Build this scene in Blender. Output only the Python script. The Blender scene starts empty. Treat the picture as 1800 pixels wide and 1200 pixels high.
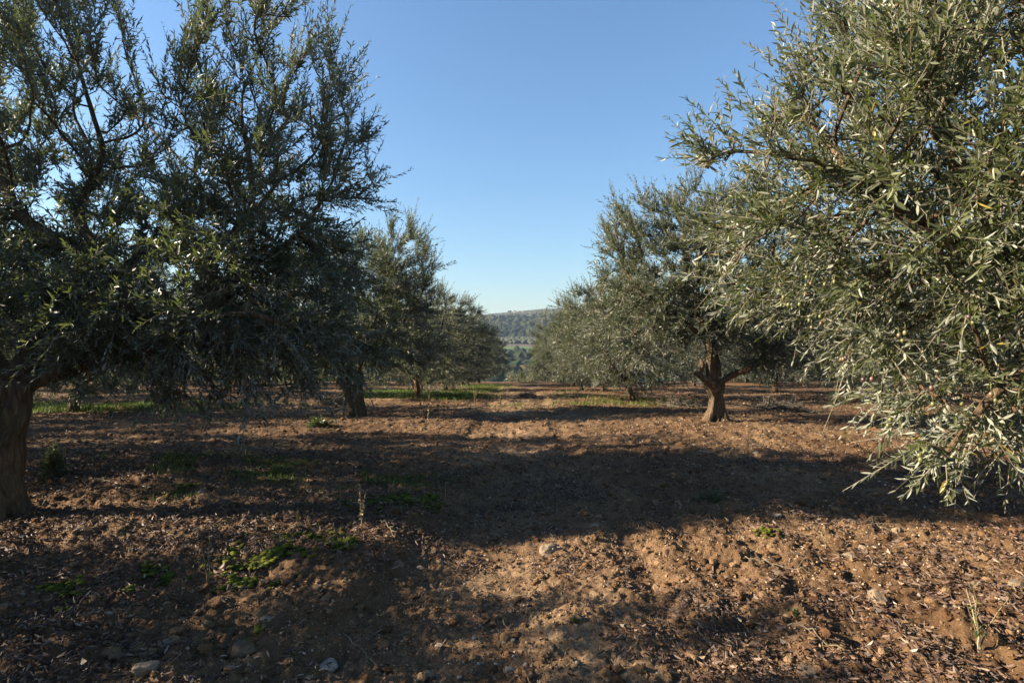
import bpy, math, random
import numpy as np
from mathutils import Vector

scene = bpy.context.scene
COL = scene.collection
rad = math.radians
CAM_Z = 1.5
F = 1000.0            # focal length in pixels of the 1800 px wide photograph (20 mm on 36 mm)

# ------------------------------------------------------------------ noise
def _hash(ix, iy, iz, seed):
    h = (ix.astype(np.int64) * 374761393 + iy.astype(np.int64) * 668265263 + iz.astype(np.int64) * 2147483647 + seed * 1274126177) & 0xffffffff
    h = ((h ^ (h >> 13)) * 1274126177) & 0xffffffff
    h = ((h ^ (h >> 16)) * 2246822519) & 0xffffffff
    h = h ^ (h >> 13)
    return (h & 0xffffff).astype(np.float64) / 0xffffff

def vnoise(x, y, z=None, seed=0):
    x = np.asarray(x, float); y = np.asarray(y, float)
    z = np.zeros_like(x) if z is None else np.asarray(z, float)
    ix, iy, iz = np.floor(x), np.floor(y), np.floor(z)
    fx, fy, fz = x - ix, y - iy, z - iz
    fx = fx * fx * (3 - 2 * fx); fy = fy * fy * (3 - 2 * fy); fz = fz * fz * (3 - 2 * fz)
    out = 0
    for dx in (0, 1):
        wx = fx if dx else 1 - fx
        for dy in (0, 1):
            wy = fy if dy else 1 - fy
            for dz in (0, 1):
                wz = fz if dz else 1 - fz
                out = out + wx * wy * wz * _hash(ix + dx, iy + dy, iz + dz, seed)
    return out * 2 - 1

def fbm(x, y, z=None, oct=3, seed=0):
    a, s, o = 1.0, 0.0, 0.0
    for k in range(oct):
        o = o + a * vnoise(np.asarray(x) * 2 ** k, np.asarray(y) * 2 ** k, None if z is None else np.asarray(z) * 2 ** k, seed + 17 * k)
        s += a; a *= 0.5
    return o / s

def vnoise2(x, y, seed=0):
    x = np.asarray(x, float); y = np.asarray(y, float)
    ix, iy = np.floor(x), np.floor(y)
    fx, fy = x - ix, y - iy
    fx = fx * fx * (3 - 2 * fx); fy = fy * fy * (3 - 2 * fy)
    z0 = np.zeros_like(x)
    a = _hash(ix, iy, z0, seed); b = _hash(ix + 1, iy, z0, seed)
    c = _hash(ix, iy + 1, z0, seed); d = _hash(ix + 1, iy + 1, z0, seed)
    return ((a * (1 - fx) + b * fx) * (1 - fy) + (c * (1 - fx) + d * fx) * fy) * 2 - 1

def fbm2(x, y, oct=3, seed=0):
    a, s, o = 1.0, 0.0, 0.0
    for k in range(oct):
        o = o + a * vnoise2(np.asarray(x) * 2 ** k, np.asarray(y) * 2 ** k, seed + 17 * k)
        s += a; a *= 0.5
    return o / s

# ------------------------------------------------------------------ terrain height
_py = [-80, -10, 0, 9, 12, 16, 18, 22, 24, 28, 33, 40, 46, 60, 100, 160, 260]
_pz = [0, 0, 0, 0, -.06, -.19, -.26, -.47, -.58, -.85, -1.05, -1.42, -1.75, -3.4, -10, -19, -28]
_ty = np.linspace(-80, 260, 3401)
_tz = np.convolve(np.pad(np.interp(_ty, _py, _pz), 20, mode='edge'), np.ones(41) / 41, mode='valid')

def sstep(a, b, x):
    t = np.clip((x - a) / (b - a), 0, 1)
    return t * t * (3 - 2 * t)

def H(x, y, fine=True):
    x = np.asarray(x, float); y = np.asarray(y, float)
    z = np.interp(y, _ty, _tz)
    z = z + 0.10 * fbm2(x * .22 + 3.1, y * .22, 2, 5) * sstep(2, 6, np.abs(x) + y * .3)
    # left bank of the track: a low grassy step
    edge = -1.75 + .24 * y + .22 * fbm2(x * .9, y * .9, 2, 9)
    fade = 1 - sstep(6.5, 9, y)
    z = z + 0.085 * sstep(.16, -.16, x - edge) * fade
    # worn wheel track down the middle
    z = z - 0.05 * np.exp(-((x + .15 + .06 * np.sin(y * .7)) / .45) ** 2) * (1 - sstep(9, 20, y))
    # two wheel ruts
    for rx in (-.62, .82):
        z = z - .035 * np.exp(-((x - rx - .05 * np.sin(y * .6)) / .15) ** 2) * sstep(5.5, 8.5, y + (4 if rx > 0 else 0)) * (1 - sstep(24, 36, y))
    # ploughed ridges along the row on the right
    rid = np.sin((x + .12 * fbm2(x * .8, y * .5, 2, 21)) * 2 * math.pi / .46)
    z = z + .022 * rid * sstep(.5, 1.0, x) * (1 - sstep(7, 12, y)) * (.55 + .45 * vnoise2(x * 1.1, y * .7, 31))
    # cross mounds further down the row
    z = z + .10 * fbm2(x * .35, y * .85, 2, 41) * sstep(8, 15, y) * (1 - sstep(44, 52, y))
    if fine:
        amp = 1 - .75 * sstep(8, 30, y)
        calm = 1 - .55 * np.exp(-((x + .1) / .5) ** 2) * (1 - sstep(5, 8, y))
        z = z + calm * (.030 * fbm2(x * 2.6, y * 2.6, 2, 51) + amp * .030 * np.abs(vnoise2(x * 6.3, y * 6.3, 61))
                 + amp * .030 * np.abs(vnoise2(x * 16, y * 16, 71)) + amp * .016 * vnoise2(x * 37, y * 37, 81))
    return z

CAM = Vector((0, 0, CAM_Z))

def ground_at(px, py):
    """ground point seen at a pixel of the photograph"""
    s = (py - 600) / F; t = (px - 900) / F
    d = CAM_Z / s
    for _ in range(25):
        h = float(H(np.array([t * d]), np.array([d]), False)[0])
        d = .5 * d + .5 * (CAM_Z - h) / s
    x = t * d
    return Vector((x, d, float(H(np.array([x]), np.array([d]))[0])))

def Hs(x, y, fine=True):
    return float(H(np.array([float(x)]), np.array([float(y)]), fine)[0])

# ------------------------------------------------------------------ mesh helpers
def mesh_np(name, verts, quads=None, tris=None, smooth=False, mat_q=None, mat_t=None, attr=None):
    verts = np.asarray(verts, np.float32).reshape(-1, 3)
    nq = 0 if quads is None else len(quads); nt = 0 if tris is None else len(tris)
    me = bpy.data.meshes.new(name)
    me.vertices.add(len(verts)); me.vertices.foreach_set('co', verts.ravel())
    loops = []
    if nq: loops.append(np.asarray(quads, np.int32).ravel())
    if nt: loops.append(np.asarray(tris, np.int32).ravel())
    loops = np.concatenate(loops)
    me.loops.add(len(loops)); me.loops.foreach_set('vertex_index', loops)
    me.polygons.add(nq + nt)
    ls = np.concatenate([np.arange(nq) * 4, nq * 4 + np.arange(nt) * 3]).astype(np.int32)
    me.polygons.foreach_set('loop_start', ls)
    mi = []
    if nq: mi.append(np.zeros(nq, np.int32) if mat_q is None else np.broadcast_to(np.asarray(mat_q, np.int32), (nq,)))
    if nt: mi.append(np.zeros(nt, np.int32) if mat_t is None else np.broadcast_to(np.asarray(mat_t, np.int32), (nt,)))
    me.polygons.foreach_set('material_index', np.ascontiguousarray(np.concatenate(mi)))
    me.polygons.foreach_set('use_smooth', np.full(nq + nt, smooth, bool))
    if attr is not None:
        for an, av in attr.items():
            a = me.attributes.new(an, 'FLOAT', 'POINT'); a.data.foreach_set('value', np.asarray(av, np.float32))
    me.update(calc_edges=True); me.validate(verbose=False)
    return me

class MB:
    """collects tubes and blobs into one mesh"""
    def __init__(self): self.v = []; self.q = []; self.t = []; self.n = 0; self.mq = []; self.mt = []; self.a = []
    def add(self, v, q=None, t=None, mat=0, a=None):
        v = np.asarray(v, float).reshape(-1, 3)
        self.v.append(v)
        self.a.append(np.zeros(len(v)) if a is None else np.broadcast_to(a, (len(v),)))
        if q is not None and len(q): self.q.append(np.asarray(q) + self.n); self.mq.append(np.full(len(q), mat))
        if t is not None and len(t): self.t.append(np.asarray(t) + self.n); self.mt.append(np.full(len(t), mat))
        self.n += len(v)
    def tube(self, pts, radii, sides=8, mat=0, flute=0.0, seed=0, cap=True, a=None):
        pts = np.asarray(pts, float); radii = np.asarray(radii, float); n = len(pts)
        tan = np.gradient(pts, axis=0); tan /= np.linalg.norm(tan, axis=1)[:, None] + 1e-9
        ref = np.array([.31, .87, .13]);
        if abs(tan[0] @ ref) > .85: ref = np.array([.9, .1, .3])
        p = ref - (tan @ ref)[:, None] * tan; p /= np.linalg.norm(p, axis=1)[:, None]
        q = np.cross(tan, p)
        th = np.linspace(0, 2 * np.pi, sides, endpoint=False)
        r = radii[:, None] * np.ones(sides)[None]
        if flute:
            s = np.arange(n)[:, None]
            r = r * (1 + flute * np.sin(3 * th + .25 * s + seed) + flute * .6 * np.sin(5 * th - .3 * s + 2 * seed) + flute * .8 * vnoise(np.cos(th)[None] * 1.3 + seed * 7.0, np.sin(th)[None] * 1.3 + 0 * s, s * .45 + np.zeros(sides)[None], seed))
        V = pts[:, None] + r[..., None] * (np.cos(th)[None, :, None] * p[:, None] + np.sin(th)[None, :, None] * q[:, None])
        i = np.arange(n - 1)[:, None] * sides; j = np.arange(sides)[None]; j2 = (j + 1) % sides
        Q = np.stack([i + j, i + j2, i + sides + j2, i + sides + j], -1).reshape(-1, 4)
        V = V.reshape(-1, 3); T = []
        if cap:
            V = np.vstack([V, pts[0], pts[-1]]); c0, c1 = n * sides, n * sides + 1
            jj = np.arange(sides); jn = (jj + 1) % sides
            T = np.vstack([np.stack([np.full(sides, c0), jn, jj], 1), np.stack([np.full(sides, c1), (n - 1) * sides + jj, (n - 1) * sides + jn], 1)])
        self.add(V, Q, T, mat, a)
    def mesh(self, name, smooth=True):
        return mesh_np(name, np.vstack(self.v), np.vstack(self.q) if self.q else None, np.vstack(self.t) if self.t else None, smooth,
                       np.concatenate(self.mq) if self.mq else None, np.concatenate(self.mt) if self.mt else None, {'var': np.concatenate(self.a)})

def link(name, me, mats, parent=None, loc=None):
    for m in (mats if isinstance(mats, (list, tuple)) else [mats]): me.materials.append(m)
    o = bpy.data.objects.new(name, me); COL.objects.link(o)
    if parent is not None: o.parent = parent
    if loc is not None: o.location = loc
    return o

def empty(name, loc, rz=0.0):
    o = bpy.data.objects.new(name, None); COL.objects.link(o)
    o.location = loc; o.rotation_euler = (0, 0, rz); o.empty_display_size = .2
    return o

def tag(o, label=None, cat=None, group=None, kind=None):
    if label: o['label'] = label
    if cat: o['category'] = cat
    if group: o['group'] = group
    if kind: o['kind'] = kind
    return o

def copy_tree(o, parent=None):
    c = o.copy(); COL.objects.link(c)
    if parent is not None: c.parent = parent
    for ch in list(o.children): copy_tree(ch, c)
    return c

# ------------------------------------------------------------------ materials
def new_mat(name):
    m = bpy.data.materials.new(name); m.use_nodes = True
    nt = m.node_tree; nt.nodes.clear()
    return m, nt, nt.nodes, nt.links

def node(ns, t, **kw):
    n = ns.new(t)
    for k, v in kw.items(): setattr(n, k, v)
    return n

def ramp(ns, stops):
    r = ns.new('ShaderNodeValToRGB'); e = r.color_ramp.elements
    while len(e) > len(stops): e.remove(e[-1])
    while len(e) < len(stops): e.new(.5)
    for el, (p, c) in zip(e, stops): el.position = p; el.color = (*c, 1)
    return r

def leaf_mat(name, top, under, yellow=0.0, trans=.22, rough=.38):
    m, nt, ns, ln = new_mat(name)
    out = ns.new('ShaderNodeOutputMaterial')
    at = node(ns, 'ShaderNodeAttribute', attribute_name='var')
    geo = ns.new('ShaderNodeNewGeometry')
    rt = ramp(ns, [(0, tuple(c * .62 for c in top)), (.5, top), (.96, (top[0] * 1.5, top[1] * 1.35, top[2] * 1.1)), (.985, (.16, .15, .02)), (1, (.22, .17, .03))] if yellow else
              [(0, tuple(c * .62 for c in top)), (.5, top), (1, (top[0] * 1.5, top[1] * 1.35, top[2] * 1.1))])
    ru = ramp(ns, [(0, tuple(c * .75 for c in under)), (.6, under), (.975, tuple(c * 1.2 for c in under)), (1, (.22, .19, .05) if yellow else tuple(c * 1.2 for c in under))])
    ln.new(at.outputs['Fac'], rt.inputs[0]); ln.new(at.outputs['Fac'], ru.inputs[0])
    mx = node(ns, 'ShaderNodeMix', data_type='RGBA')
    ln.new(geo.outputs['Backfacing'], mx.inputs[0]); ln.new(rt.outputs[0], mx.inputs[6]); ln.new(ru.outputs[0], mx.inputs[7])
    p = ns.new('ShaderNodeBsdfPrincipled')
    ln.new(mx.outputs[2], p.inputs['Base Color'])
    mr = ns.new('ShaderNodeMapRange'); mr.inputs[1].default_value = 0; mr.inputs[2].default_value = 1
    mr.inputs[3].default_value = rough; mr.inputs[4].default_value = .62
    ln.new(geo.outputs['Backfacing'], mr.inputs[0]); ln.new(mr.outputs[0], p.inputs['Roughness'])
    p.inputs['Specular IOR Level'].default_value = .42
    tr = ns.new('ShaderNodeBsdfTranslucent'); tr.inputs['Color'].default_value = (top[0] * 3.0, top[1] * 3.2, top[2] * 1.2, 1)
    ms = ns.new('ShaderNodeMixShader'); ms.inputs[0].default_value = trans
    ln.new(p.outputs[0], ms.inputs[1]); ln.new(tr.outputs[0], ms.inputs[2]); ln.new(ms.outputs[0], out.inputs[0])
    return m

def bark_mat(name, dark, light, scale=1.0, bump=.6):
    m, nt, ns, ln = new_mat(name)
    out = ns.new('ShaderNodeOutputMaterial'); p = ns.new('ShaderNodeBsdfPrincipled')
    tc = ns.new('ShaderNodeTexCoord'); mp = ns.new('ShaderNodeMapping')
    mp.inputs['Scale'].default_value = (9 * scale, 9 * scale, 2.2 * scale)
    ln.new(tc.outputs['Object'], mp.inputs[0])
    n1 = ns.new('ShaderNodeTexNoise'); n1.inputs['Scale'].default_value = 3; n1.inputs['Detail'].default_value = 6; n1.inputs['Roughness'].default_value = .65
    n1.inputs['Distortion'].default_value = .8
    ln.new(mp.outputs[0], n1.inputs[0])
    n2 = ns.new('ShaderNodeTexNoise'); n2.inputs['Scale'].default_value = 3.5; n2.inputs['Detail'].default_value = 3
    ln.new(tc.outputs['Object'], n2.inputs[0])
    r = ramp(ns, [(.28, dark), (.55, tuple((a + b) / 2 for a, b in zip(dark, light))), (.75, light)])
    ln.new(n1.outputs[0], r.inputs[0])
    r2 = ramp(ns, [(.45, (1, 1, 1)), (.72, (.8, .92, .72))])
    ln.new(n2.outputs[0], r2.inputs[0])
    mx = node(ns, 'ShaderNodeMix', data_type='RGBA', blend_type='MULTIPLY'); mx.inputs[0].default_value = .8
    ln.new(r.outputs[0], mx.inputs[6]); ln.new(r2.outputs[0], mx.inputs[7])
    ln.new(mx.outputs[2], p.inputs['Base Color'])
    p.inputs['Roughness'].default_value = .85; p.inputs['Specular IOR Level'].default_value = .25
    b = ns.new('ShaderNodeBump'); b.inputs['Strength'].default_value = bump; b.inputs['Distance'].default_value = .06
    ln.new(n1.outputs[0], b.inputs['Height']); ln.new(b.outputs[0], p.inputs['Normal'])
    ln.new(p.outputs[0], out.inputs[0])
    return m

def var_mat(name, stops, rough=.8, spec=.25, bump=0.0, bscale=60, trans=0.0):
    """colour from the per-vertex 'var' value through a ramp"""
    m, nt, ns, ln = new_mat(name)
    out = ns.new('ShaderNodeOutputMaterial'); p = ns.new('ShaderNodeBsdfPrincipled')
    at = node(ns, 'ShaderNodeAttribute', attribute_name='var'); r = ramp(ns, stops)
    ln.new(at.outputs['Fac'], r.inputs[0])
    col = r.outputs[0]
    p.inputs['Roughness'].default_value = rough; p.inputs['Specular IOR Level'].default_value = spec
    if bump:
        tc = ns.new('ShaderNodeTexCoord')
        n1 = ns.new('ShaderNodeTexNoise'); n1.inputs['Scale'].default_value = bscale; n1.inputs['Detail'].default_value = 5
        ln.new(tc.outputs['Object'], n1.inputs[0])
        b = ns.new('ShaderNodeBump'); b.inputs['Strength'].default_value = bump; b.inputs['Distance'].default_value = .01
        ln.new(n1.outputs[0], b.inputs['Height']); ln.new(b.outputs[0], p.inputs['Normal'])
        mx = node(ns, 'ShaderNodeMix', data_type='RGBA', blend_type='MULTIPLY'); mx.inputs[0].default_value = .7
        r2 = ramp(ns, [(.3, (.55, .5, .45)), (.7, (1.15, 1.15, 1.15))]); ln.new(n1.outputs[0], r2.inputs[0])
        ln.new(col, mx.inputs[6]); ln.new(r2.outputs[0], mx.inputs[7]); col = mx.outputs[2]
    ln.new(col, p.inputs['Base Color'])
    if trans:
        tr = ns.new('ShaderNodeBsdfTranslucent'); ln.new(col, tr.inputs['Color'])
        ms = ns.new('ShaderNodeMixShader'); ms.inputs[0].default_value = trans
        ln.new(p.outputs[0], ms.inputs[1]); ln.new(tr.outputs[0], ms.inputs[2]); ln.new(ms.outputs[0], out.inputs[0])
    else:
        ln.new(p.outputs[0], out.inputs[0])
    return m

def soil_mat():
    m, nt, ns, ln = new_mat('soil')
    out = ns.new('ShaderNodeOutputMaterial'); p = ns.new('ShaderNodeBsdfPrincipled')
    tc = ns.new('ShaderNodeTexCoord')
    def noise(s, d=4, rgh=.6):
        n = ns.new('ShaderNodeTexNoise'); n.inputs['Scale'].default_value = s; n.inputs['Detail'].default_value = d; n.inputs['Roughness'].default_value = rgh
        ln.new(tc.outputs['Object'], n.inputs[0]); return n
    big, mid, fin = noise(.5, 4), noise(4.5, 6, .7), noise(42, 5, .7)
    r1 = ramp(ns, [(.30, (.070, .040, .021)), (.5, (.115, .071, .039)), (.7, (.175, .120, .070))])
    ln.new(big.outputs[0], r1.inputs[0])
    r2 = ramp(ns, [(.3, (.5, .45, .42)), (.52, (.95, .93, .9)), (.72, (1.35, 1.35, 1.3))])
    ln.new(mid.outputs[0], r2.inputs[0])
    r3 = ramp(ns, [(.3, (.55, .5, .47)), (.5, (1, 1, 1)), (.72, (1.3, 1.3, 1.3))])
    ln.new(fin.outputs[0], r3.inputs[0])
    m1 = node(ns, 'ShaderNodeMix', data_type='RGBA', blend_type='MULTIPLY'); m1.inputs[0].default_value = .85
    ln.new(r1.outputs[0], m1.inputs[6]); ln.new(r2.outputs[0], m1.inputs[7])
    m2 = node(ns, 'ShaderNodeMix', data_type='RGBA', blend_type='MULTIPLY'); m2.inputs[0].default_value = .8
    ln.new(m1.outputs[2], m2.inputs[6]); ln.new(r3.outputs[0], m2.inputs[7])
    # pale grit flecks
    vo = ns.new('ShaderNodeTexVoronoi'); vo.inputs['Scale'].default_value = 75; ln.new(tc.outputs['Object'], vo.inputs[0])
    r4 = ramp(ns, [(0, (1, 1, 1)), (.16, (1, 1, 1)), (.24, (0, 0, 0))]); ln.new(vo.outputs['Distance'], r4.inputs[0])
    sel = node(ns, 'ShaderNodeMath', operation='GREATER_THAN'); sel.inputs[1].default_value = .72
    sp = ns.new('ShaderNodeSeparateColor'); ln.new(vo.outputs['Color'], sp.inputs[0]); ln.new(sp.outputs[0], sel.inputs[0])
    mu = node(ns, 'ShaderNodeMath', operation='MULTIPLY'); ln.new(r4.outputs[0], mu.inputs[0]); ln.new(sel.outputs[0], mu.inputs[1])
    m3 = node(ns, 'ShaderNodeMix', data_type='RGBA'); m3.inputs[7].default_value = (.24, .185, .13, 1)
    # the worn lane is compacted pale dust
    la = node(ns, 'ShaderNodeAttribute', attribute_name='lane')
    ml = node(ns, 'ShaderNodeMix', data_type='RGBA', blend_type='MULTIPLY'); ml.inputs[7].default_value = (1.42, 1.5, 1.6, 1)
    ln.new(la.outputs['Fac'], ml.inputs[0]); ln.new(m2.outputs[2], ml.inputs[6])
    ln.new(mu.outputs[0], m3.inputs[0]); ln.new(ml.outputs[2], m3.inputs[6])
    ln.new(m3.outputs[2], p.inputs['Base Color'])
    p.inputs['Roughness'].default_value = .95; p.inputs['Specular IOR Level'].default_value = .12
    b1 = ns.new('ShaderNodeBump'); b1.inputs['Strength'].default_value = .7; b1.inputs['Distance'].default_value = .02
    ln.new(fin.outputs[0], b1.inputs['Height'])
    b2 = ns.new('ShaderNodeBump'); b2.inputs['Strength'].default_value = .5; b2.inputs['Distance'].default_value = .06
    ln.new(mid.outputs[0], b2.inputs['Height']); ln.new(b1.outputs[0], b2.inputs['Normal'])
    ln.new(b2.outputs[0], p.inputs['Normal']); ln.new(p.outputs[0], out.inputs[0])
    return m

def noise_mat(name, stops, scale, rough=.9, detail=5):
    m, nt, ns, ln = new_mat(name)
    out = ns.new('ShaderNodeOutputMaterial'); p = ns.new('ShaderNodeBsdfPrincipled')
    tc = ns.new('ShaderNodeTexCoord'); n = ns.new('ShaderNodeTexNoise'); n.inputs['Scale'].default_value = scale; n.inputs['Detail'].default_value = detail
    ln.new(tc.outputs['Object'], n.inputs[0]); r = ramp(ns, stops); ln.new(n.outputs[0], r.inputs[0])
    ln.new(r.outputs[0], p.inputs['Base Color']); p.inputs['Roughness'].default_value = rough; p.inputs['Specular IOR Level'].default_value = .2
    ln.new(p.outputs[0], out.inputs[0])
    return m

M_LEAF = leaf_mat('olive_leaf', (.046, .057, .036), (.185, .198, .170), rough=.42)
M_LEAF_Y = leaf_mat('olive_leaf_yellowing', (.056, .068, .034), (.215, .225, .180), yellow=1, rough=.42)
M_TWIG = bark_mat('olive_twig', (.10, .08, .058), (.22, .185, .14), 6, .2)
M_BARK = bark_mat('olive_bark', (.034, .023, .015), (.215, .145, .088), 1, 1.0)
M_SOIL = soil_mat()
M_LITTER = var_mat('dry_leaf', [(0, (.022, .013, .010)), (.35, (.065, .036, .024)), (.62, (.115, .072, .048)), (.85, (.19, .135, .095)), (1, (.30, .25, .20))], .6, .35)
M_STONE = var_mat('limestone', [(0, (.09, .058, .034)), (.4, (.15, .105, .068)), (.8, (.21, .17, .125)), (1, (.28, .255, .22))], .9, .2, .8, 45)
M_CLOD = var_mat('soil_clod', [(0, (.075, .040, .020)), (.5, (.125, .073, .038)), (1, (.20, .135, .078))], .95, .1, .8, 70)
M_MOSS = var_mat('moss', [(0, (.020, .030, .005)), (.5, (.062, .078, .010)), (1, (.145, .15, .018))], .9, .1, .8, 160)
M_GRASS = var_mat('grass', [(0, (.03, .055, .010)), (.5, (.072, .12, .018)), (1, (.13, .18, .028))], .6, .3, trans=.3)
M_STRAW = var_mat('straw', [(0, (.08, .06, .03)), (.5, (.16, .125, .07)), (1, (.25, .21, .13))], .8, .2)
M_WEED = var_mat('weed_leaf', [(0, (.03, .045, .015)), (.5, (.07, .085, .028)), (1, (.14, .13, .05))], .7, .2, trans=.2)
M_GREYLEAF = var_mat('withered_leaf', [(0, (.035, .028, .022)), (.5, (.075, .066, .055)), (1, (.14, .13, .115))], .7, .25)
M_OLIVE = var_mat('olive_skin', [(0, (.085, .10, .026)), (.5, (.13, .125, .04)), (.8, (.12, .06, .04)), (1, (.05, .025, .03))], .35, .5)
M_HILL = noise_mat('hill_grass', [(.3, (.026, .032, .015)), (.5, (.048, .048, .024)), (.7, (.085, .068, .040))], .012)
M_WOOD_FAR = var_mat('far_wood', [(0, (.012, .020, .009)), (.6, (.024, .032, .013)), (1, (.055, .044, .018))], .9, .1)
M_GROVE_FAR = var_mat('far_olives', [(0, (.030, .038, .022)), (1, (.075, .080, .052))], .9, .1)
M_SHRUB = leaf_mat('shrub_leaf', (.032, .046, .012), (.06, .075, .03), trans=.25)
M_SAGE = leaf_mat('silver_shrub_leaf', (.10, .105, .075), (.16, .16, .125), trans=.15)

# ------------------------------------------------------------------ leaves on shoots
def _unit(a): return a / (np.linalg.norm(a, axis=-1, keepdims=True) + 1e-9)

def leafy_shoots(base, direc, length, leaf, spacing, rng, bend=.12, wide=.21, up=None):
    """Many straight shoots with opposite leaf pairs -> verts, quads, var, stem verts/tris"""
    S = len(base); direc = _unit(direc)
    ref = _unit(rng.normal(size=(S, 3))); p = _unit(np.cross(direc, ref)); q = np.cross(direc, p)
    bv = rng.normal(size=(S, 3)) * bend; bv[:, 2] += -bend * .6
    if up is not None: bv[:, 2] += up
    nmax = int(length.max() / spacing) + 1
    K = np.arange(nmax)
    tt = (K[None] + .7) * spacing * np.ones((S, 1))
    si, ki = np.nonzero(tt < length[:, None])
    si = np.repeat(si, 2); ki = np.repeat(ki, 2); side = np.tile([0, 1], len(si) // 2)
    keep = rng.random(len(si)) > .10 + .38 * rng.random(S)[si]
    si, ki, side = si[keep], ki[keep], side[keep]
    t = (ki + .7 + .25 * (rng.random(len(si)) - .5)) * spacing
    f = t / length[si]
    pos = base[si] + direc[si] * t[:, None] + bv[si] * (t ** 2)[:, None]
    ax = _unit(direc[si] + 2 * bv[si] * t[:, None])
    phi = ki * (np.pi / 2) + side * np.pi + (rng.random(S) * 6.28)[si] + rng.normal(size=len(si)) * .35
    s = _unit(np.cos(phi)[:, None] * p[si] + np.sin(phi)[:, None] * q[si])
    al = (.85 - .38 * f ** 2) + rng.normal(size=len(si)) * .30
    ld = _unit(np.cos(al)[:, None] * ax + np.sin(al)[:, None] * s)
    nn = _unit(ax - np.sum(ax * ld, 1)[:, None] * ld)
    ro = rng.normal(size=len(si)) * .5
    b = np.cross(ld, nn)
    n2 = np.cos(ro)[:, None] * nn + np.sin(ro)[:, None] * b
    w = np.cross(ld, n2)
    L = leaf * (.50 + .68 * rng.random(len(si))) * (.82 + .36 * rng.random(S))[si] * (1 - .45 * f ** 4)
    W = L * wide * (.8 + .4 * rng.random(len(si)))
    cv = L * rng.normal(size=len(si)) * .09 - L * .05
    e = lambda a: a[:, None]
    v = np.stack([pos,
                  pos + ld * e(L * .28) + w * e(W * .47) + n2 * e(W * .12),
                  pos + ld * e(L * .68) + w * e(W * .42) + n2 * e(W * .10 + cv * .5),
                  pos + ld * e(L) + n2 * e(cv),
                  pos + ld * e(L * .68) - w * e(W * .42) + n2 * e(W * .10 + cv * .5),
                  pos + ld * e(L * .30) - w * e(W * .48) + n2 * e(W * .12)], 1)
    N = len(si); o = np.arange(N)[:, None] * 6
    quads = np.stack([o + np.array([[0, 1, 2, 3]]), o + np.array([[0, 3, 4, 5]])], 1).reshape(-1, 4)
    var = np.repeat(np.clip(.5 + .22 * rng.normal(size=N) + .12 * rng.normal(size=S)[si], 0, .955) , 6)
    yl = np.repeat(rng.random(N) < .012, 6); var = np.where(yl, 1.0, var)
    # stems: 3 sided, 3 rings
    ts = np.array([0, .5, 1.0]); rr = np.array([.0026, .0020, .0010])
    th = np.array([0, 2.094, 4.189])
    T = length[:, None] * ts[None]
    cen = base[:, None] + direc[:, None] * T[..., None] + bv[:, None] * (T ** 2)[..., None]
    off = np.cos(th)[None, :, None] * p[:, None] + np.sin(th)[None, :, None] * q[:, None]
    sv = cen[:, :, None] + rr[None, :, None, None] * off[:, None]
    sv = sv.reshape(-1, 3)
    so = np.arange(S)[:, None, None, None] * 9 + np.arange(2)[None, :, None, None] * 3
    j = np.arange(3)[None, None, :, None]; j2 = (j + 1) % 3
    sq = np.concatenate([so + j, so + j2, so + 3 + j2, so + 3 + j], -1).reshape(-1, 4)
    return v.reshape(-1, 3), quads, var, sv, sq

# ------------------------------------------------------------------ tree skeletons
def resample(pts, D):
    pts = np.asarray(pts, float)
    # smooth a little with a Catmull-Rom pass
    P = np.vstack([2 * pts[0] - pts[1], pts, 2 * pts[-1] - pts[-2]])
    out = []
    for i in range(1, len(P) - 2):
        n = max(2, int(np.linalg.norm(P[i + 1] - P[i]) / D + .5))
        for k in range(n):
            t = k / n
            out.append(.5 * ((2 * P[i]) + (-P[i - 1] + P[i + 1]) * t + (2 * P[i - 1] - 5 * P[i] + 4 * P[i + 1] - P[i + 2]) * t ** 2 + (-P[i - 1] + 3 * P[i] - 3 * P[i + 1] + P[i + 2]) * t ** 3))
    out.append(P[-2])
    return np.array(out)

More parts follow.
